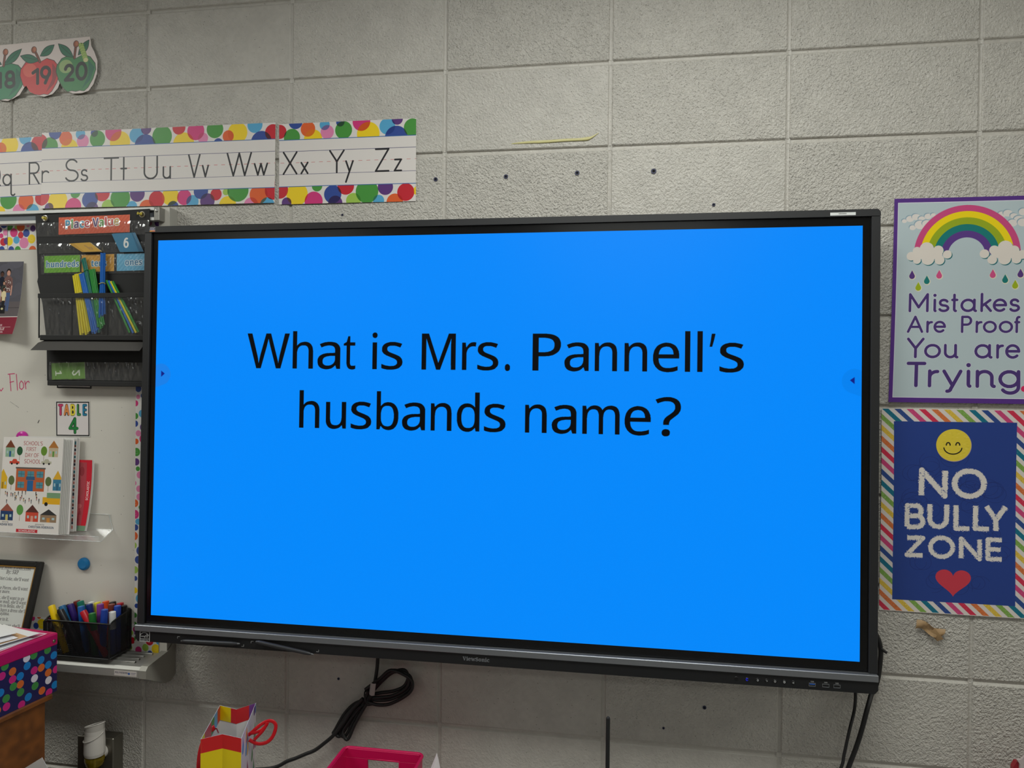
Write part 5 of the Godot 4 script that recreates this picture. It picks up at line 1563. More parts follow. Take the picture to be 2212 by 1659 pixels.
# ------------------------------------------------------------------ things standing on the whiteboard tray
func tray_things() -> void:
	# framed poem leaning back against the board
	var t := thing("framed_poem", "typed poem in a black and gold frame leaning on the whiteboard", "framed poem", Vector3(0.033, 0.7555, 0.1090))
	t.rotation.x = -0.285
	var w := 0.218
	var h := 0.229
	var wood := paint(rgb(26, 25, 24), 0.35)
	var gold := paint(rgb(176, 132, 62), 0.35, 0.5)
	for s in [-1, 1]:
		part(t, "moulding", box(Vector3(0.0155, h, 0.015), 0.003, Vector3((w / 2 - 0.0078) * s, h / 2, 0)), wood)
		part(t, "moulding", box(Vector3(w - 0.031, 0.0155, 0.015), 0.003, Vector3(0, h / 2 + (h / 2 - 0.0078) * s, 0)), wood)
		part(t, "gilt_slip", box(Vector3(0.0030, h - 0.030, 0.010), 0.0008, Vector3((w / 2 - 0.0168) * s, h / 2, 0.0005)), gold)
		part(t, "gilt_slip", box(Vector3(w - 0.034, 0.0030, 0.010), 0.0008, Vector3(0, h / 2 + (h / 2 - 0.0168) * s, 0.0005)), gold)
	var c := Canvas.new(188, 199, 5, 2, rgb(222, 224, 218))
	var ink := rgb(62, 58, 58)
	for r in [["If You Give My Mom A Diet Coke", 31.0, 23.0, 13.0], ["By: SRP", 66.0, 36.0, 14.0], ["If you give my mom a Diet Coke, she'll want", 31.0, 52.5, 11.5], ["a straw.", 150.0, 63.0, 11.5], ["When she gets some Reese Pieces, she'll want", 28.0, 76.0, 11.5], ["to go buy more.", 78.0, 85.5, 11.5], ["When you give her money, she'll want to go", 32.0, 101.0, 11.5], ["to the mall. When you get to the mall, she'll want", 24.0, 111.0, 11.5], ["to go to Belks. When she gets to Belks, she'll", 29.0, 121.0, 11.5], ["want a new dress. When she buys a dress she'll", 19.0, 132.0, 11.5], ["be wearing a pajama.", 65.0, 140.5, 11.5], ["So you sit in on it to be to it.", 64.0, 154.5, 11.5], ["When she gets to be to the restaurant, she'll", 27.0, 170.0, 11.5]]:
		var em: float = r[3]
		var width := text_width(serif, r[0], em) * 0.72
		text(c, serif, r[0], 218.0 - r[1] - width - 15.0, r[2] - 15.0, em, ink, 0.72)
	c.rect(40, 9.5, 132, 0.7, ink)
	part(t, "poem_sheet", sheet(0.188, 0.199, 0.0006), [printed(c.tex(), 0.6), white_paper], Vector3(0, h / 2, 0.0010))
	part(t, "pane", box(Vector3(0.188, 0.199, 0.0012), 0.0002, Vector3(0, h / 2, 0.0030)), clear(rgb(240, 242, 242), 0.03, 0.03))
	part(t, "backing_board", box(Vector3(0.196, 0.207, 0.003), 0.0005, Vector3(0, h / 2, -0.0035)), paint(rgb(60, 52, 44), 0.8))

	# black wire-mesh basket
	var b := thing("mesh_basket", "black wire mesh basket of markers on the whiteboard tray", "basket", Vector3(0.3020, 0.7590, 0.0785))
	var wire := paint(rgb(16, 16, 17), 0.45)
	var tile := Image.create_empty(64, 64, false, Image.FORMAT_RGBA8)
	tile.fill(Color(0.06, 0.06, 0.065, 1.0))
	for y in 64:
		for x in 64:
			for k in [[0, 0], [64, 0], [0, 64], [64, 64], [32, 32]]:
				if Vector2(x + 0.5 - k[0], (y + 0.5 - k[1]) * 1.0).length() < 12.5:
					tile.set_pixel(x, y, Color(0.06, 0.06, 0.065, 0.0))
	var mesh_mat := paint(Color.WHITE, 0.45)
	mesh_mat.albedo_texture = ImageTexture.create_from_image(tile)
	mesh_mat.transparency = BaseMaterial3D.TRANSPARENCY_ALPHA_SCISSOR
	mesh_mat.alpha_scissor_threshold = 0.5
	mesh_mat.uv1_triplanar = true
	mesh_mat.uv1_scale = Vector3.ONE * 330.0
	var x0 := -0.0920
	var x1 := 0.0930
	var z0 := -0.0405
	var z1 := 0.0405
	var yf := 0.0895
	var yb := 0.1060
	var st := begin()
	quad(st, Vector3(x0, 0, z1), Vector3(x1, 0, z1), Vector3(x1, yf, z1), Vector3(x0, yf, z1), Vector3.BACK)
	part(b, "front_mesh", done(st), mesh_mat)
	st = begin()
	quad(st, Vector3(x0, 0, z0), Vector3(x1, 0, z0), Vector3(x1, yb, z0), Vector3(x0, yb, z0), Vector3.FORWARD)
	part(b, "back_mesh", done(st), mesh_mat)
	for s in [[x0, Vector3.LEFT], [x1, Vector3.RIGHT]]:
		st = begin()
		quad(st, Vector3(s[0], 0, z0), Vector3(s[0], 0, z1), Vector3(s[0], yf, z1), Vector3(s[0], yb, z0), s[1])
		part(b, "side_mesh", done(st), mesh_mat)
	st = begin()
	quad(st, Vector3(x0, 0.001, z0), Vector3(x1, 0.001, z0), Vector3(x1, 0.001, z1), Vector3(x0, 0.001, z1), Vector3.UP)
	part(b, "floor_mesh", done(st), mesh_mat)
	st = begin(true)
	var rim := [Vector3(x0 + 0.012, yf, z1), Vector3(x1 - 0.012, yf, z1), Vector3(x1, yf - 0.002, z1 - 0.003), Vector3(x1, yf + 0.002, z1 - 0.012), Vector3(x1, yb - 0.002, z0 + 0.012), Vector3(x1 - 0.012, yb, z0), Vector3(x0 + 0.012, yb, z0), Vector3(x0, yb - 0.002, z0 + 0.012), Vector3(x0, yf + 0.002, z1 - 0.012), Vector3(x0 + 0.004, yf - 0.003, z1 - 0.001), Vector3(x0 + 0.012, yf, z1)]
	tube(st, PackedVector3Array(rim), [0.0024], 8)
	part(b, "rim", done(st), wire)
	st = begin(true)
	tube(st, PackedVector3Array([Vector3(x0, 0.001, z1), Vector3(x1, 0.001, z1), Vector3(x1, 0.001, z0), Vector3(x0, 0.001, z0), Vector3(x0, 0.001, z1)]), [0.0022], 8)
	part(b, "base_wire", done(st), wire)
	for p in [[x0, z0, yb], [x1, z0, yb], [x0, z1, yf], [x1, z1, yf]]:
		st = begin(true)
		tube(st, PackedVector3Array([Vector3(p[0], 0, p[1]), Vector3(p[0], p[2] - 0.003, p[1])]), [0.0020], 8)
		part(b, "corner_wire", done(st), wire)
	# markers: colour of the cap, colour of the barrel, top, foot (x, z), label
	var dark := rgb(24, 24, 26)
	for m in [
		[rgb(244, 204, 12), rgb(238, 196, 14), Vector3(0.2145, 0.8795, 0.1000), Vector2(0.2620, 0.1050), "yellow marker at the left end of the mesh basket"],
		[rgb(30, 100, 150), dark, Vector3(0.2300, 0.8745, 0.0830), Vector2(0.2780, 0.0850), "marker with a teal blue end and black barrel beside the yellow one"],
		[rgb(58, 36, 118), dark, Vector3(0.2400, 0.8739, 0.0660), Vector2(0.2820, 0.0660), "dark purple marker with black barrel near the basket's left"],
		[rgb(118, 44, 40), rgb(112, 42, 38), Vector3(0.2440, 0.8780, 0.0480), Vector2(0.2740, 0.0480), "brown marker at the back left of the basket"],
		[rgb(14, 118, 98), rgb(14, 112, 94), Vector3(0.2620, 0.8805, 0.0570), Vector2(0.2960, 0.0560), "upright teal green marker standing tallest at the left of the basket"],
		[rgb(30, 100, 176), rgb(28, 96, 170), Vector3(0.2917, 0.8790, 0.0900), Vector2(0.3080, 0.0900), "medium blue marker with a ringed end beside the teal one"],
		[rgb(30, 50, 120), rgb(28, 46, 112), Vector3(0.2983, 0.8785, 0.0690), Vector2(0.3190, 0.0680), "navy blue marker in the middle of the basket"],
		[rgb(232, 214, 60), rgb(232, 210, 50), Vector3(0.3060, 0.8780, 0.0500), Vector2(0.3240, 0.0500), "thin yellow marker at the back middle of the basket"],
		[rgb(226, 224, 220), rgb(222, 220, 216), Vector3(0.2850, 0.8766, 0.0460), Vector2(0.3040, 0.0455), "white capped marker at the back middle of the basket"],
		[rgb(132, 60, 150), rgb(126, 56, 146), Vector3(0.3425, 0.8863, 0.0850), Vector2(0.3480, 0.0850), "violet marker standing up in the middle of the basket"],
		[rgb(226, 78, 36), rgb(220, 74, 34), Vector3(0.3290, 0.8817, 0.0480), Vector2(0.3450, 0.0480), "orange red marker at the back right of the basket"],
		[rgb(20, 20, 21), dark, Vector3(0.3510, 0.8819, 0.0500), Vector2(0.3640, 0.0490), "black marker with a ringed end at the back right"],
		[rgb(186, 30, 40), rgb(178, 28, 38), Vector3(0.3725, 0.8801, 0.0495), Vector2(0.3830, 0.0490), "red marker with a ringed end at the back right corner"],
		[rgb(122, 56, 44), rgb(116, 52, 42), Vector3(0.3620, 0.8819, 0.0680), Vector2(0.3620, 0.0670), "rust brown marker in front of the black ringed one"],
		[rgb(34, 70, 170), rgb(30, 64, 160), Vector3(0.3840, 0.8812, 0.0745), Vector2(0.3820, 0.0700), "royal blue marker against the basket's right side"],
		[rgb(30, 66, 160), rgb(26, 60, 150), Vector3(0.3700, 0.8796, 0.1035), Vector2(0.3640, 0.1040), "royal blue marker at the front right corner of the basket"],
		[rgb(226, 226, 224), rgb(28, 60, 150), Vector3(0.3835, 0.8714, 0.0930), Vector2(0.3830, 0.0890), "blue marker with a white end at the basket's right"],
		[rgb(34, 108, 44), rgb(30, 100, 40), Vector3(0.3365, 0.8690, 0.1060), Vector2(0.3440, 0.1040), "green marker with a ringed end at the basket's front"],
		[rgb(190, 26, 40), rgb(178, 24, 36), Vector3(0.3104, 0.8729, 0.1060), Vector2(0.3780, 0.1060), "red marker slanting across the front of the basket"],
		[dark, dark, Vector3(0.2440, 0.8709, 0.1050), Vector2(0.3080, 0.1050), "black marker with a clip slanting across the basket's front left"],
		[rgb(22, 22, 23), dark, Vector3(0.3880, 0.8764, 0.0560), Vector2(0.3860, 0.0560), "plain black marker in the back right corner of the basket"],
	]:
		var foot := Vector3(m[3].x, 0.7625, m[3].y)
		var d: Vector3 = m[2] - foot
		var o := thing("marker", m[4], "marker", foot, "markers in the mesh basket")
		st = begin(true)
		tube(st, PackedVector3Array([d * 0.0, d * 0.01, d * 0.62, d * 0.63]), [0.0066, 0.0076, 0.0078, 0.0070], 14)
		part(o, "barrel", done(st), paint(m[1], 0.4))
		st = begin(true)
		tube(st, PackedVector3Array([d * 0.60, d * 0.61, d * 0.975, d * 1.0]), [0.0082, 0.0086, 0.0084, 0.0080], 16)
		var cap := part(o, "cap", done(st), paint(m[0], 0.35))
		st = begin(true)
		tube(st, PackedVector3Array([d * 0.99, d * 1.006, d * 1.0061]), [0.0050, 0.0048, 0.0044], 14)
		part(cap, "end_plug", done(st), paint(m[0].lerp(Color.WHITE, 0.15), 0.35))

# ------------------------------------------------------------------ dotted box and papers on the cabinet
func cabinet_things() -> void:
	var t := thing("storage_box", "navy storage box with coloured dots and hot pink lid on the cabinet", "box", Vector3(0.318, 0.7093, 0.2000))
	t.rotation.y = -0.12
	var c := Canvas.new(340, 116, 4, 2, rgb(28, 24, 74))
	for d in [[25.7, 108.2, "g"], [8.6, 89.8, "c"], [61.9, 108.7, "g"], [80.4, 108.6, "w"], [43.1, 90.7, "c"], [23.8, 72.4, "c"], [78.9, 90.3, "c"], [133.8, 109.7, "g"], [42.3, 72.3, "o"], [61.0, 73.0, "m"], [115.5, 91.3, "o"], [23.7, 53.6, "o"], [2.5, 53.5, "m"], [141.1, 90.6, "m"], [96.5, 73.1, "c"], [60.1, 53.9, "w"], [115.3, 73.1, "m"], [22.9, 35.0, "w"], [96.2, 54.5, "o"], [5.6, 17.2, "c"], [113.3, 56.1, "g"], [58.5, 35.5, "g"], [130.7, 36.0, "g"], [129.9, 17.4, "m"], [92.9, 6.1, "m"], [76.0, 16.9, "c"], [40.3, 17.0, "o"], [21.4, 5.3, "m"], [95.5, 35.8, "g"], [144.4, 54.4, "c"], [152.0, 17.0, "o"], [170.0, 54.0, "g"], [170.0, 91.0, "w"], [188.0, 72.0, "c"], [206.0, 36.0, "m"], [224.0, 91.0, "o"], [224.0, 17.0, "g"], [260.0, 54.0, "c"], [278.0, 91.0, "m"], [296.0, 36.0, "w"]]:
		var k: Color = {"g": rgb(62, 134, 58), "c": rgb(14, 122, 184), "w": rgb(222, 210, 208), "o": rgb(216, 102, 36), "m": rgb(204, 30, 114)}[d[2]]
		c.ell(d[0], 116 - d[1], 9.0, 9.0, k.lerp(Color.WHITE, 0.12))
		c.ell(d[0], 116 - d[1], 8.3, 8.3, k)
	var dots := printed(c.tex(), 0.45)
	var st := begin()
	quad(st, Vector3(0, 0, 0), Vector3(0, 0, 0.34), Vector3(0, 0.116, 0.34), Vector3(0, 0.116, 0), Vector3.RIGHT, [Vector2(0, 1), Vector2(1, 1), Vector2(1, 0), Vector2(0, 0)])
	quad(st, Vector3(-0.26, 0, 0), Vector3(-0.26, 0, 0.34), Vector3(-0.26, 0.116, 0.34), Vector3(-0.26, 0.116, 0), Vector3.LEFT, [Vector2(0, 1), Vector2(1, 1), Vector2(1, 0), Vector2(0, 0)])
	for z in [0.0, 0.34]:
		quad(st, Vector3(0, 0, z), Vector3(-0.26, 0, z), Vector3(-0.26, 0.116, z), Vector3(0, 0.116, z), Vector3(0, 0, -1 if z == 0.0 else 1), [Vector2(0, 1), Vector2(0.76, 1), Vector2(0.76, 0), Vector2(0, 0)])
	quad(st, Vector3(0, 0, 0), Vector3(0, 0, 0.34), Vector3(-0.26, 0, 0.34), Vector3(-0.26, 0, 0), Vector3.DOWN)
	quad(st, Vector3(0, 0.116, 0), Vector3(0, 0.116, 0.34), Vector3(-0.26, 0.116, 0.34), Vector3(-0.26, 0.116, 0), Vector3.UP)
	part(t, "body", done(st), dots)
	var pink := paint(rgb(186, 0, 84), 0.4)
	var lid := part(t, "lid", box(Vector3(0.264, 0.030, 0.344), 0.003, Vector3(-0.130, 0.127, 0.170)), pink)
	# a sheet with a ruled pink edge printed on top of the lid
	var p := Canvas.new(240, 320, 2, 2, rgb(186, 0, 84))
	p.rect(4, 4, 232, 312, rgb(226, 200, 206))
	p.rect(8, 8, 224, 304, rgb(196, 96, 128))
	st = begin()
	quad(st, Vector3(-0.25, 0.1424, 0.01), Vector3(-0.01, 0.1424, 0.01), Vector3(-0.01, 0.1424, 0.33), Vector3(-0.25, 0.1424, 0.33), Vector3.UP, [Vector2(0, 0), Vector2(1, 0), Vector2(1, 1), Vector2(0, 1)])
	part(lid, "lid_label", done(st), printed(p.tex(), 0.4))
	st = begin(true)
	lathe(st, [[0.0046, 0.0], [0.0044, 0.0012], [0.0026, 0.0022], [0.0, 0.0025]], 14)
	part(lid, "snap", done(st), paint(rgb(150, 130, 110), 0.25, 0.9), Vector3(0.0018, 0.1245, 0.0100), Vector3(0, 0, -PI / 2))
	# loose papers on the lid, each a sheet of its own
	var tan := paint(rgb(200, 158, 112), 0.7)
	var lined := Canvas.new(216, 280, 2, 2, rgb(232, 229, 228))
	lined.stroke(PackedVector2Array([Vector2(190, 20), Vector2(190, 200)]), 0.8, rgb(150, 140, 150))
	lined.stroke(PackedVector2Array([Vector2(205, 10), Vector2(208, 240)]), 1.6, rgb(60, 50, 50))
	var inv := Transform3D(Basis(Vector3.UP, -0.12), Vector3(0.318, 0.7093, 0.2000))
	var spec := [
		["white sheet with a dark border lying lowest in the paper pile", white_paper, 0.150, 0.240, Vector3(-0.098, 0.1438, 0.165), 0.10, 0.0],
		["white folded sheet second from the bottom of the paper pile", white_paper, 0.150, 0.240, Vector3(-0.108, 0.1452, 0.140), 0.20, 0.004],
		["tan card sheet in the middle of the paper pile", tan, 0.150, 0.240, Vector3(-0.120, 0.1472, 0.160), 0.26, 0.003],
		["white sheet with dark pencil lines second from the top of the pile", printed(lined.tex(), 0.7), 0.150, 0.240, Vector3(-0.135, 0.1492, 0.170), 0.34, 0.003],
		["bright white sheet on top of the paper pile on the pink lid", white_paper, 0.150, 0.240, Vector3(-0.160, 0.1515, 0.150), 0.42, 0.005],
	]
	for s in spec:
		var lift: float = s[6]
		var m := sheet(s[2], s[3], 0.0006, 6, 4, func(u: float, v: float) -> Vector3: return Vector3(0, 0, lift * (u * u + (1.0 - v) * 0.6)))
		var o := solo("paper_sheet", s[0], "paper", m, [s[1], white_paper], inv * s[4], Vector3.ZERO, "papers on the dotted box")
		o.basis = Basis(Vector3.UP, -0.12 - s[5]) * Basis(Vector3.RIGHT, -PI / 2)

# ------------------------------------------------------------------ fixed to the block wall
func cable(called: String, label: String, pts: Array, r: float, mat: Material, group := "") -> Node3D:
	var st := begin(true)
	tube(st, catmull(pts, 6), [r], 10)
	return solo(called, label, "cable", done(st), mat, Vector3.ZERO, Vector3.ZERO, group)

func wall_things() -> void:
	var rubber := paint(rgb(24, 23, 23), 0.5)
	# outlet box with plug-in air freshener
	var t := thing("outlet_box", "brushed steel surface outlet box low on the wall by the cabinet", "outlet", Vector3(0.2980, 0.4470, 0.0))
	var steel := paint(rgb(120, 116, 106), 0.35, 0.75)
	part(t, "box_body", box(Vector3(0.098, 0.138, 0.040), 0.002, Vector3(0, 0, 0.020)), steel)
	part(t, "cover_plate", box(Vector3(0.106, 0.146, 0.005), 0.0022, Vector3(0, 0, 0.0425)), steel)
	var st := begin(true)
	lathe(st, [[0.0165, 0.0], [0.0165, 0.0020], [0.0, 0.0020]], 24)
	for y in [0.024, -0.024]:
		part(t, "receptacle", done(st), paint(rgb(30, 28, 27), 0.4), Vector3(0.016, y, 0.0445), Vector3(PI / 2, 0, 0))
	var a := thing("air_freshener", "white plug-in air freshener with amber oil on the outlet box", "air freshener", Vector3(0.3170, 0.4760, 0.0700))
	var shell := paint(rgb(214, 208, 200), 0.45)
	st = begin(true)
	lathe(st, [[0.0235, 0.012], [0.0255, 0.020], [0.0250, 0.045], [0.0235, 0.068], [0.0240, 0.080]], 24)
	part(a, "shell", done(st), shell)
	st = begin(true)
	var rim := []
	for k in 25:
		var q := TAU * k / 24.0
		rim.append(Vector3(0.0245 * cos(q), 0.090 + 0.0085 * cos(q - 0.4), 0.0205 * sin(q)))
	tube(st, PackedVector3Array(rim), [0.0016], 8)
	part(a, "vent_rim", done(st), shell)
	st = begin(true)
	for k in 24:
		var q := TAU * k / 24.0
		var q2 := TAU * (k + 1) / 24.0
		quad(st, Vector3(0.0232 * cos(q), 0.060, 0.0215 * sin(q)), Vector3(0.0232 * cos(q2), 0.060, 0.0215 * sin(q2)), Vector3(0.0245 * cos(q2), 0.090 + 0.0085 * cos(q2 - 0.4), 0.0205 * sin(q2)), Vector3(0.0245 * cos(q), 0.090 + 0.0085 * cos(q - 0.4), 0.0205 * sin(q)), Vector3(cos(q), 0, sin(q)))
	part(a, "chimney", done(st), paint(rgb(190, 184, 176), 0.5))
	st = begin(true)
	var sweep := []
	for k in 13:
		var u := k / 12.0
		var q := lerpf(PI * 0.98, PI * 0.02, u)
		sweep.append(Vector3(0.0262 * cos(q), 0.050 + 0.026 * u * u, 0.0262 * sin(q)))
	tube(st, PackedVector3Array(sweep), [0.0014], 6)
	part(a, "shell_ridge", done(st), shell)
	var oil := paint(Color(0.72, 0.62, 0.10, 0.25), 0.05)
	oil.refraction_enabled = true
	oil.refraction_scale = 0.04
	st = begin(true)
	lathe(st, [[0.0, -0.020], [0.0140, -0.0195], [0.0205, -0.013], [0.0240, 0.000], [0.0235, 0.0085], [0.0, 0.0085]], 24)
	part(a, "oil_bottle", done(st), oil)
	st = begin(true)
	lathe(st, [[0.0020, -0.016], [0.0020, 0.011], [0.0, 0.011]], 10)
	part(a, "wick", done(st), paint(rgb(206, 196, 150), 0.8))
	st = begin(true)
	lathe(st, [[0.0180, 0.0], [0.0180, 0.010], [0.0140, 0.020], [0.0, 0.022]], 20)
	part(a, "plug_housing", done(st), shell, Vector3(0.002, 0.010, -0.0245), Vector3(PI / 2, 0, 0))

	# torn tape left on the blocks
	var tape := paint(rgb(170, 138, 98), 0.6)
	var o := thing("tape_scrap", "torn tan tape scrap on the blocks under the no bully poster", "tape", Vector3(2.3480, 0.9270, 0.0015))
	o.rotation.z = -0.32
	part(o, "strip", sheet(0.060, 0.019, 0.0005, 8, 4, func(u: float, v: float) -> Vector3: return Vector3(0, 0.004 * sin(u * 7.0), 0.003 + 0.009 * pow(sin(u * 4.0 + v * 2.0), 2.0))), tape)
	part(o, "folded_end", sheet(0.024, 0.016, 0.0005, 4, 3, func(u: float, v: float) -> Vector3: return Vector3(0, 0, 0.006 + 0.010 * u * (1.0 - v))), tape, Vector3(0.018, -0.006, 0.002), Vector3(0.2, -0.3, -0.5))
	# pale adhesive strips beside the display's right edge
	var strip := paint(rgb(196, 180, 152), 0.6)
	solo("adhesive_strip", "short pale adhesive strip on the wall beside the display, upper one", "adhesive strip", box(Vector3(0.0080, 0.042, 0.003), 0.0008), strip, Vector3(2.2310, 1.7080, 0.0018), Vector3.ZERO, "adhesive strips beside the display")
	solo("adhesive_strip", "long pale adhesive strip on the wall beside the display, lower one", "adhesive strip", box(Vector3(0.0090, 0.080, 0.003), 0.0008), strip, Vector3(2.2340, 1.2930, 0.0018), Vector3.ZERO, "adhesive strips beside the display")
	cable("thread", "thin dark green thread hanging beside the display's upper right edge", [Vector3(2.2290, 1.702, 0.0045), Vector3(2.2290, 1.688, 0.0050), Vector3(2.2295, 1.668, 0.0045), Vector3(2.2320, 1.652, 0.0035)], 0.0007, paint(rgb(34, 56, 44), 0.6))

	# cable down from the middle of the display, tied up in a figure-of-eight hank
	var h := thing("power_cable", "black power cable tied in a hank hanging below the display", "cable", Vector3.ZERO)
	st = begin(true)
	tube(st, catmull([Vector3(1.070, 0.900, 0.018), Vector3(1.066, 0.830, 0.018), Vector3(1.065, 0.776, 0.020), Vector3(1.063, 0.742, 0.022), Vector3(1.058, 0.708, 0.026), Vector3(1.052, 0.686, 0.036), Vector3(1.036, 0.664, 0.030)], 6), [0.0044], 10)
	part(h, "lead", done(st), rubber)
	var mid := Vector3(1.044, 0.682, 0.028)
	for k in 4:
		var e := 0.0085 * (k - 1.5)
		var zz := 0.020 + 0.0075 * (k % 2) + 0.004 * (k / 2)
		var top := Vector3(1.138 + e * 0.6, 0.738 - e * 0.5, zz)
		st = begin(true)
		tube(st, catmull([mid + Vector3(-0.006, 0.004 + e, zz - 0.026), Vector3(1.075, 0.722 + e * 0.5, zz), Vector3(1.105, 0.747 + e * 0.4, zz + 0.002), top + Vector3(0.004, 0.006, 0.002), top + Vector3(0.014, -0.012, 0.002), top + Vector3(0.004, -0.034, 0.003), Vector3(1.108, 0.684 - e, zz + 0.004), Vector3(1.075, 0.677 - e, zz + 0.004), mid + Vector3(0.0, -0.006 - e * 0.5, zz - 0.022)], 6), [0.0042], 10)
		part(h, "upper_loop", done(st), rubber)
		st = begin(true)
		tube(st, catmull([mid + Vector3(0.004, 0.003 + e, zz - 0.024), Vector3(1.020 + e, 0.660 + e * 0.3, zz), Vector3(0.992 + e, 0.628, zz), Vector3(0.970 + e * 1.1, 0.592 + e * 0.4, zz + 0.002), Vector3(0.9665 + e * 1.2, 0.580 + e * 0.2, zz + 0.004), Vector3(0.9790 + e * 1.2, 0.5755 - e * 0.3, zz + 0.004), Vector3(1.000 + e, 0.612, zz + 0.003), Vector3(1.020 + e, 0.648, zz + 0.003), mid + Vector3(0.012, -0.008 + e, zz - 0.022)], 6), [0.0042], 10)
		part(h, "lower_loop", done(st), rubber)
	st = begin(true)
	tube(st, catmull([mid + Vector3(-0.010, -0.004, 0.010), Vector3(1.006, 0.648, 0.040), Vector3(0.985, 0.615, 0.040), Vector3(0.958, 0.580, 0.037), Vector3(0.932, 0.556, 0.036), Vector3(0.907, 0.536, 0.036), Vector3(0.882, 0.524, 0.036), Vector3(0.858, 0.512, 0.036), Vector3(0.833, 0.501, 0.036), Vector3(0.808, 0.486, 0.036), Vector3(0.780, 0.477, 0.036), Vector3(0.740, 0.4715, 0.036), Vector3(0.700, 0.470, 0.036), Vector3(0.660, 0.440, 0.05), Vector3(0.640, 0.4056, 0.07), Vector3(0.60, 0.4050, 0.10)], 5), [0.0046], 10)
	part(h, "tail", done(st), rubber)
	st = begin(true)
	var tie := []
	for k in 13:
		var q := TAU * k / 12.0
		tie.append(mid + Vector3(-0.010 * cos(q) * 0.5, 0.016 * cos(q), 0.006 + 0.017 * sin(q)))
	tube(st, PackedVector3Array(tie), [0.0018], 6)
	part(h, "tie", done(st), rubber)
	part(h, "label_tag", sheet(0.014, 0.030, 0.0006, 3, 4, func(u: float, v: float) -> Vector3: return Vector3(0.004 * v, 0, 0.006 * sin(u * PI))), paint(rgb(176, 170, 166), 0.5), Vector3(1.0590, 0.7080, 0.0450), Vector3(0, 0, -0.25))

	# cords at the display's lower right corner
	cable("display_cord", "thick black cord curving down from the display's lower right corner", [Vector3(2.160, 1.000, 0.020), Vector3(2.205, 0.955, 0.022), Vector3(2.2310, 0.913, 0.024), Vector3(2.2400, 0.883, 0.026), Vector3(2.2390, 0.842, 0.026), Vector3(2.2330, 0.803, 0.026), Vector3(2.2225, 0.781, 0.028), Vector3(2.2060, 0.751, 0.050), Vector3(2.1950, 0.703, 0.050), Vector3(2.1830, 0.661, 0.050), Vector3(2.1690, 0.619, 0.050), Vector3(2.150, 0.560, 0.055), Vector3(2.135, 0.48, 0.06), Vector3(2.13, 0.4060, 0.08)], 0.0052, rubber, "cords under the display's right end")
	cable("display_cord", "thin black cord hanging left of the thick one at the display's right end", [Vector3(2.190, 0.86, 0.022), Vector3(2.190, 0.810, 0.022), Vector3(2.190, 0.782, 0.022), Vector3(2.1850, 0.746, 0.034), Vector3(2.1670, 0.706, 0.060), Vector3(2.1570, 0.653, 0.060), Vector3(2.1510, 0.623, 0.060), Vector3(2.120, 0.55, 0.06), Vector3(2.09, 0.47, 0.07), Vector3(2.06, 0.4045, 0.10)], 0.0034, rubber, "cords under the display's right end")
	cable("cord_stub", "short black cord end poking out right of the thick cord", [Vector3(2.2400, 0.8840, 0.030), Vector3(2.2450, 0.8800, 0.032), Vector3(2.2510, 0.8760, 0.033)], 0.0030, rubber, "cords under the display's right end")

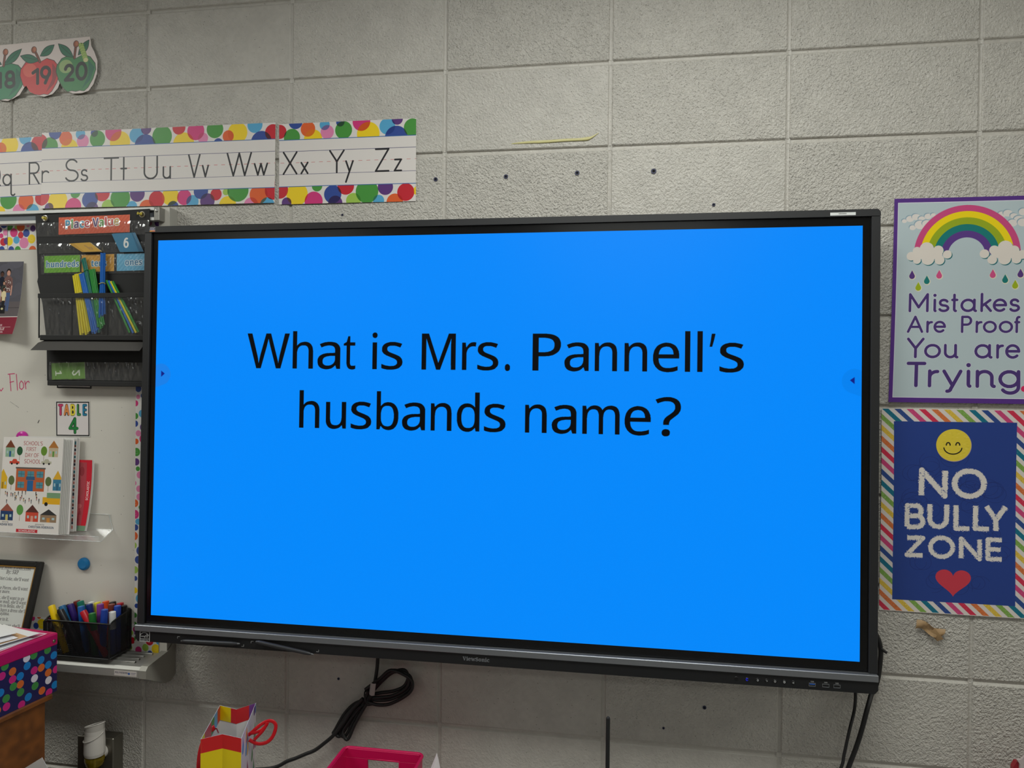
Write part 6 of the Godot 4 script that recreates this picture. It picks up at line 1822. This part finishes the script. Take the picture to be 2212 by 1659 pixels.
# ------------------------------------------------------------------ on the low bookcase
func table_things() -> void:
	gift_bag()
	# pink bin with a handle slot
	var pink := paint(rgb(200, 20, 84), 0.35)
	var t := thing("plastic_bin", "hot pink plastic bin with a handle slot on the low bookcase", "bin", Vector3(1.117, 0.4005, 0.260))
	var x := 0.0945
	var h := 0.196
	var st := begin()
	var z := -0.139
	bevelled(st, Vector3(-x, 0, z), Vector3(x, 0.146, z + 0.003), 0.0008)
	bevelled(st, Vector3(-x, 0.1455, z), Vector3(-0.0385, 0.1755, z + 0.003), 0.0008)
	bevelled(st, Vector3(0.0385, 0.1455, z), Vector3(x, 0.1755, z + 0.003), 0.0008)
	bevelled(st, Vector3(-x, 0.1750, z), Vector3(x, h, z + 0.003), 0.0008)
	part(t, "back_wall", done(st), pink)
	st = begin(true)
	tube(st, PackedVector3Array([Vector3(-0.0385, 0.1460, z + 0.002), Vector3(0.0385, 0.1460, z + 0.002), Vector3(0.0385, 0.1752, z + 0.002), Vector3(-0.0385, 0.1752, z + 0.002), Vector3(-0.0385, 0.1460, z + 0.002)]), [0.0022], 8)
	part(t, "slot_edge", done(st), pink)
	part(t, "front_wall", box(Vector3(2 * x, h, 0.003), 0.0008, Vector3(0, h / 2, 0.1375)), pink)
	for s in [-1, 1]:
		part(t, "side_wall", box(Vector3(0.003, h, 0.274), 0.0008, Vector3((x - 0.0015) * s, h / 2, 0)), pink)
	part(t, "base", box(Vector3(2 * x - 0.004, 0.003, 0.274), 0.0008, Vector3(0, 0.0018, 0)), pink)
	st = begin(true)
	var rim := []
	for p in rounded(2 * x + 0.004, 0.282, 0.014, 4):
		rim.append(Vector3(p.x, h, p.y))
	rim.append(rim[0])
	tube(st, PackedVector3Array(rim), [0.0038], 8)
	part(t, "rim", done(st), pink)
	# crumpled white tissue at the bin's far right corner
	var tissue := begin()
	var rng := RandomNumberGenerator.new()
	rng.seed = 17
	var rings := []
	for j in 5:
		var ring := []
		for k in 10:
			var q := TAU * k / 10.0
			var r: float = [0.030, 0.028, 0.022, 0.011, 0.001][j] * (0.75 + 0.5 * rng.randf())
			ring.append(Vector3(r * cos(q) + 0.004 * j, [0.0, 0.07, 0.150, 0.205, 0.240][j] + rng.randf_range(-0.006, 0.006), r * sin(q) * 0.7))
		rings.append(ring)
	for j in 4:
		for k in 10:
			quad(tissue, rings[j][k], rings[j][(k + 1) % 10], rings[j + 1][(k + 1) % 10], rings[j + 1][k], rings[j][k] - Vector3(0.004 * j, rings[j][k].y, 0))
	solo("tissue_paper", "crumpled white tissue paper standing at the pink bin's right", "paper", done(tissue), paint(rgb(222, 214, 214), 0.8), Vector3(1.2520, 0.4005, 0.2000))
	# router with one upright antenna
	var r := thing("wireless_router", "black router whose round-ended antenna rises below the display", "router", Vector3(1.6420, 0.4003, 0.2000))
	part(r, "case", box(Vector3(0.20, 0.032, 0.13), 0.005, Vector3(0.05, 0.018, 0.03)), black_plastic)
	st = begin(true)
	tube(st, PackedVector3Array([Vector3(0, 0.034, 0), Vector3(0, 0.06, 0), Vector3(0, 0.3535, 0), Vector3(0, 0.3565, 0), Vector3(0, 0.3585, 0)]), [0.0062, 0.0046, 0.0044, 0.0034, 0.0012], 16)
	part(r, "antenna", done(st), paint(rgb(14, 15, 14), 0.55))
	# red and white wrapper at the right edge
	var wr := thing("snack_bag", "red and white snack bag with brown picture at the lower right corner", "bag", Vector3(2.520, 0.4003, 0.120))
	st = begin()
	prism(st, PackedVector2Array([Vector2(-0.055, 0.0), Vector2(0.055, 0.0), Vector2(0.058, 0.30), Vector2(-0.044, 0.298), Vector2(-0.050, 0.286)]), -0.012, 0.0)
	part(wr, "red_back", done(st), paint(rgb(150, 24, 40), 0.35))
	st = begin()
	prism(st, PackedVector2Array([Vector2(-0.038, 0.0), Vector2(0.055, 0.0), Vector2(0.056, 0.323), Vector2(-0.030, 0.316), Vector2(-0.038, 0.306), Vector2(-0.046, 0.3055), Vector2(-0.040, 0.296)]), 0.0004, 0.006)
	part(wr, "white_front", done(st), paint(rgb(190, 176, 174), 0.5))
	st = begin(true)
	lathe(st, [[0.044, 0.0], [0.042, 0.003], [0.0, 0.004]], 24)
	part(wr, "brown_picture", done(st), paint(rgb(122, 78, 40), 0.5), Vector3(0.012, 0.276, 0.0062), Vector3(PI / 2, 0, 0))
	# two loose white papers standing at the lower left
	for p in [[Vector3(0.3720, 0.606, 0.3050), 0.080, 0.188, "larger white paper corner standing before the wooden cabinet, lower left"], [Vector3(0.4240, 0.6430, 0.4200), 0.080, 0.230, "smaller white paper corner at the very lower left of the picture"]]:
		var st2 := begin()
		var a: Vector2 = Vector2(-0.84, -0.54) * p[1]
		var b: Vector2 = Vector2(0.54, -0.84) * p[2]
		prism(st2, PackedVector2Array([Vector2.ZERO, a, a + b, b]), -0.0006, 0.0)
		var o := solo("loose_paper", p[3], "paper", done(st2), white_paper, p[0], Vector3.ZERO, "loose papers before the cabinet")
		if p[2] < 0.2:
			var st3 := begin()
			prism(st3, PackedVector2Array([Vector2(0.010, -0.030), Vector2(0.000, -0.036), Vector2(0.004, -0.042), Vector2(0.013, -0.036)]), 0.0001, 0.0004)
			part(o, "blue_print", done(st3), paint(rgb(40, 36, 110), 0.6))

func gift_bag() -> void:
	var t := thing("gift_bag", "small striped gift bag with red ribbon handles below the whiteboard", "gift bag", Vector3.ZERO)
	var y1 := 0.700
	var y0 := 0.4008
	var fl := Vector3(0.783, y1, 0.337)
	var fm := Vector3(0.8200, y1 + 0.003, 0.3140)
	var fr := Vector3(0.8660, y1, 0.318)
	var br := Vector3(0.8180, y1 + 0.006, 0.167)
	var bm := Vector3(0.7840, y1, 0.193)
	var bl := Vector3(0.7390, y1 + 0.004, 0.189)
	var down := Vector3(0, y0 - y1, 0)
	# horizontal rainbow bands on the gussets
	var c := Canvas.new(95, 300, 2, 1, rgb(226, 214, 208))
	var bands := [rgb(206, 28, 30), rgb(232, 206, 6), rgb(60, 140, 60), rgb(70, 150, 200), rgb(96, 52, 130), rgb(206, 28, 30), rgb(232, 206, 6), rgb(60, 140, 60), rgb(70, 150, 200), rgb(96, 52, 130)]
	for i in 10:
		c.rect(0, 31.0 + (i - 1) * 62.0, 95, 62.0, bands[i])
	var gusset := printed(c.tex(), 0.35)
	# drop-shaped confetti on the broad sides
	var d := Canvas.new(160, 300, 3, 2, rgb(224, 218, 216))
	var rng := RandomNumberGenerator.new()
	rng.seed = 23
	for i in 46:
		var p := Vector2(rng.randf_range(0, 160), rng.randf_range(0, 300))
		var k: Color = [rgb(96, 52, 130), rgb(80, 140, 196), rgb(150, 40, 100), rgb(226, 170, 60), rgb(60, 140, 70), rgb(96, 120, 190)][i % 6]
		var q := PackedVector2Array([p + Vector2(0, -21)])
		for n in 9:
			var a := -0.4 + (PI + 0.8) * n / 8.0
			q.append(p + Vector2(10.0 * cos(a), 5 + 11.0 * sin(a)))
		d.poly(q, k)
	var broad := printed(d.tex(), 0.3)
	var inside := paint(rgb(214, 210, 206), 0.6)
	var panel := func(a: Vector3, b: Vector3, out: Vector3, u0: float, u1: float, mat: Material, called: String) -> void:
		var st := begin()
		quad(st, a, b, b + down, a + down, out, [Vector2(u0, 0), Vector2(u1, 0), Vector2(u1, 1), Vector2(u0, 1)])
		var m := done(st)
		st = begin()
		var n := -out.normalized() * 0.0006
		quad(st, a + n, b + n, b + down + n, a + down + n, -out)
		quad(st, a, b, b + n, a + n, Vector3.UP)
		part(t, called, done(st, m), [mat, inside])
	panel.call(fl, fm, Vector3(0.3, 0, 1), 0.0, 0.5, gusset, "front_gusset")
	panel.call(fm, fr, Vector3(-0.1, 0, 1), 0.5, 1.0, gusset, "front_gusset")
	panel.call(fr, br, Vector3(1, 0, -0.3), 0.0, 1.0, broad, "broad_side")
	panel.call(br, bm, Vector3(0.3, 0, -1), 0.0, 0.5, gusset, "back_gusset")
	panel.call(bm, bl, Vector3(-0.3, 0, -1), 0.5, 1.0, gusset, "back_gusset")
	panel.call(bl, fl, Vector3(-1, 0, 0.3), 0.0, 1.0, broad, "broad_side")
	var st := begin()
	quad(st, fl + down, fr + down, br + down, bl + down, Vector3.UP)
	part(t, "bottom", done(st), inside)
	# turned-in cuff: the outside print shows round the inside of the mouth
	var cuff := func(a: Vector3, b: Vector3, inward: Vector3, cols: Array) -> void:
		for i in cols.size():
			var p := a.lerp(b, float(i) / cols.size()) + inward * 0.0014
			var q := a.lerp(b, float(i + 1) / cols.size()) + inward * 0.0014
			var s := begin()
			quad(s, p, q, q + Vector3(0, -0.034, 0), p + Vector3(0, -0.034, 0), inward)
			part(t, "cuff_stripe", done(s), paint(cols[i], 0.4))
	cuff.call(bl, bm, Vector3(0.2, 0, 1).normalized(), [rgb(222, 196, 10), rgb(222, 196, 10), rgb(196, 32, 36)])
	cuff.call(bm, br, Vector3(-0.3, 0, 1).normalized(), [rgb(196, 32, 36), rgb(196, 32, 36), rgb(110, 56, 130)])
	cuff.call(fl, bl, Vector3(1, 0, -0.3).normalized(), [rgb(222, 196, 10), rgb(190, 60, 70), rgb(190, 60, 70), rgb(62, 134, 70), rgb(80, 150, 190), rgb(196, 50, 50)])
	# red satin ribbon handles, knotted through the broad sides
	var satin := paint(rgb(196, 16, 26), 0.25)
	st = begin(true)
	tube(st, catmull([Vector3(0.8440, 0.672, 0.250), Vector3(0.8520, 0.678, 0.248), Vector3(0.8700, 0.694, 0.240), Vector3(0.8880, 0.700, 0.232), Vector3(0.9000, 0.690, 0.230), Vector3(0.8960, 0.668, 0.234), Vector3(0.8840, 0.655, 0.240), Vector3(0.8660, 0.654, 0.248), Vector3(0.8490, 0.664, 0.254)], 6), [0.0011], 8, 3.6)
	tube(st, catmull([Vector3(0.8490, 0.676, 0.250), Vector3(0.8660, 0.680, 0.246), Vector3(0.8800, 0.690, 0.240), Vector3(0.8840, 0.698, 0.238), Vector3(0.8760, 0.682, 0.244), Vector3(0.8600, 0.664, 0.252)], 6), [0.0011], 8, 3.2)
	part(t, "ribbon", done(st), satin)
	st = begin(true)
	tube(st, catmull([Vector3(0.7640, 0.684, 0.252), Vector3(0.7560, 0.676, 0.268), Vector3(0.7520, 0.650, 0.285), Vector3(0.7540, 0.610, 0.296), Vector3(0.7600, 0.570, 0.300), Vector3(0.766, 0.530, 0.30)], 6), [0.0014], 8, 5.0)
	part(t, "ribbon", done(st), satin)
	st = begin(true)
	tube(st, PackedVector3Array([Vector3(0.7600, 0.680, 0.250), Vector3(0.7690, 0.681, 0.252), Vector3(0.7760, 0.674, 0.256)]), [0.0014], 6)
	part(t, "ribbon_knot", done(st), paint(rgb(120, 14, 24), 0.4))
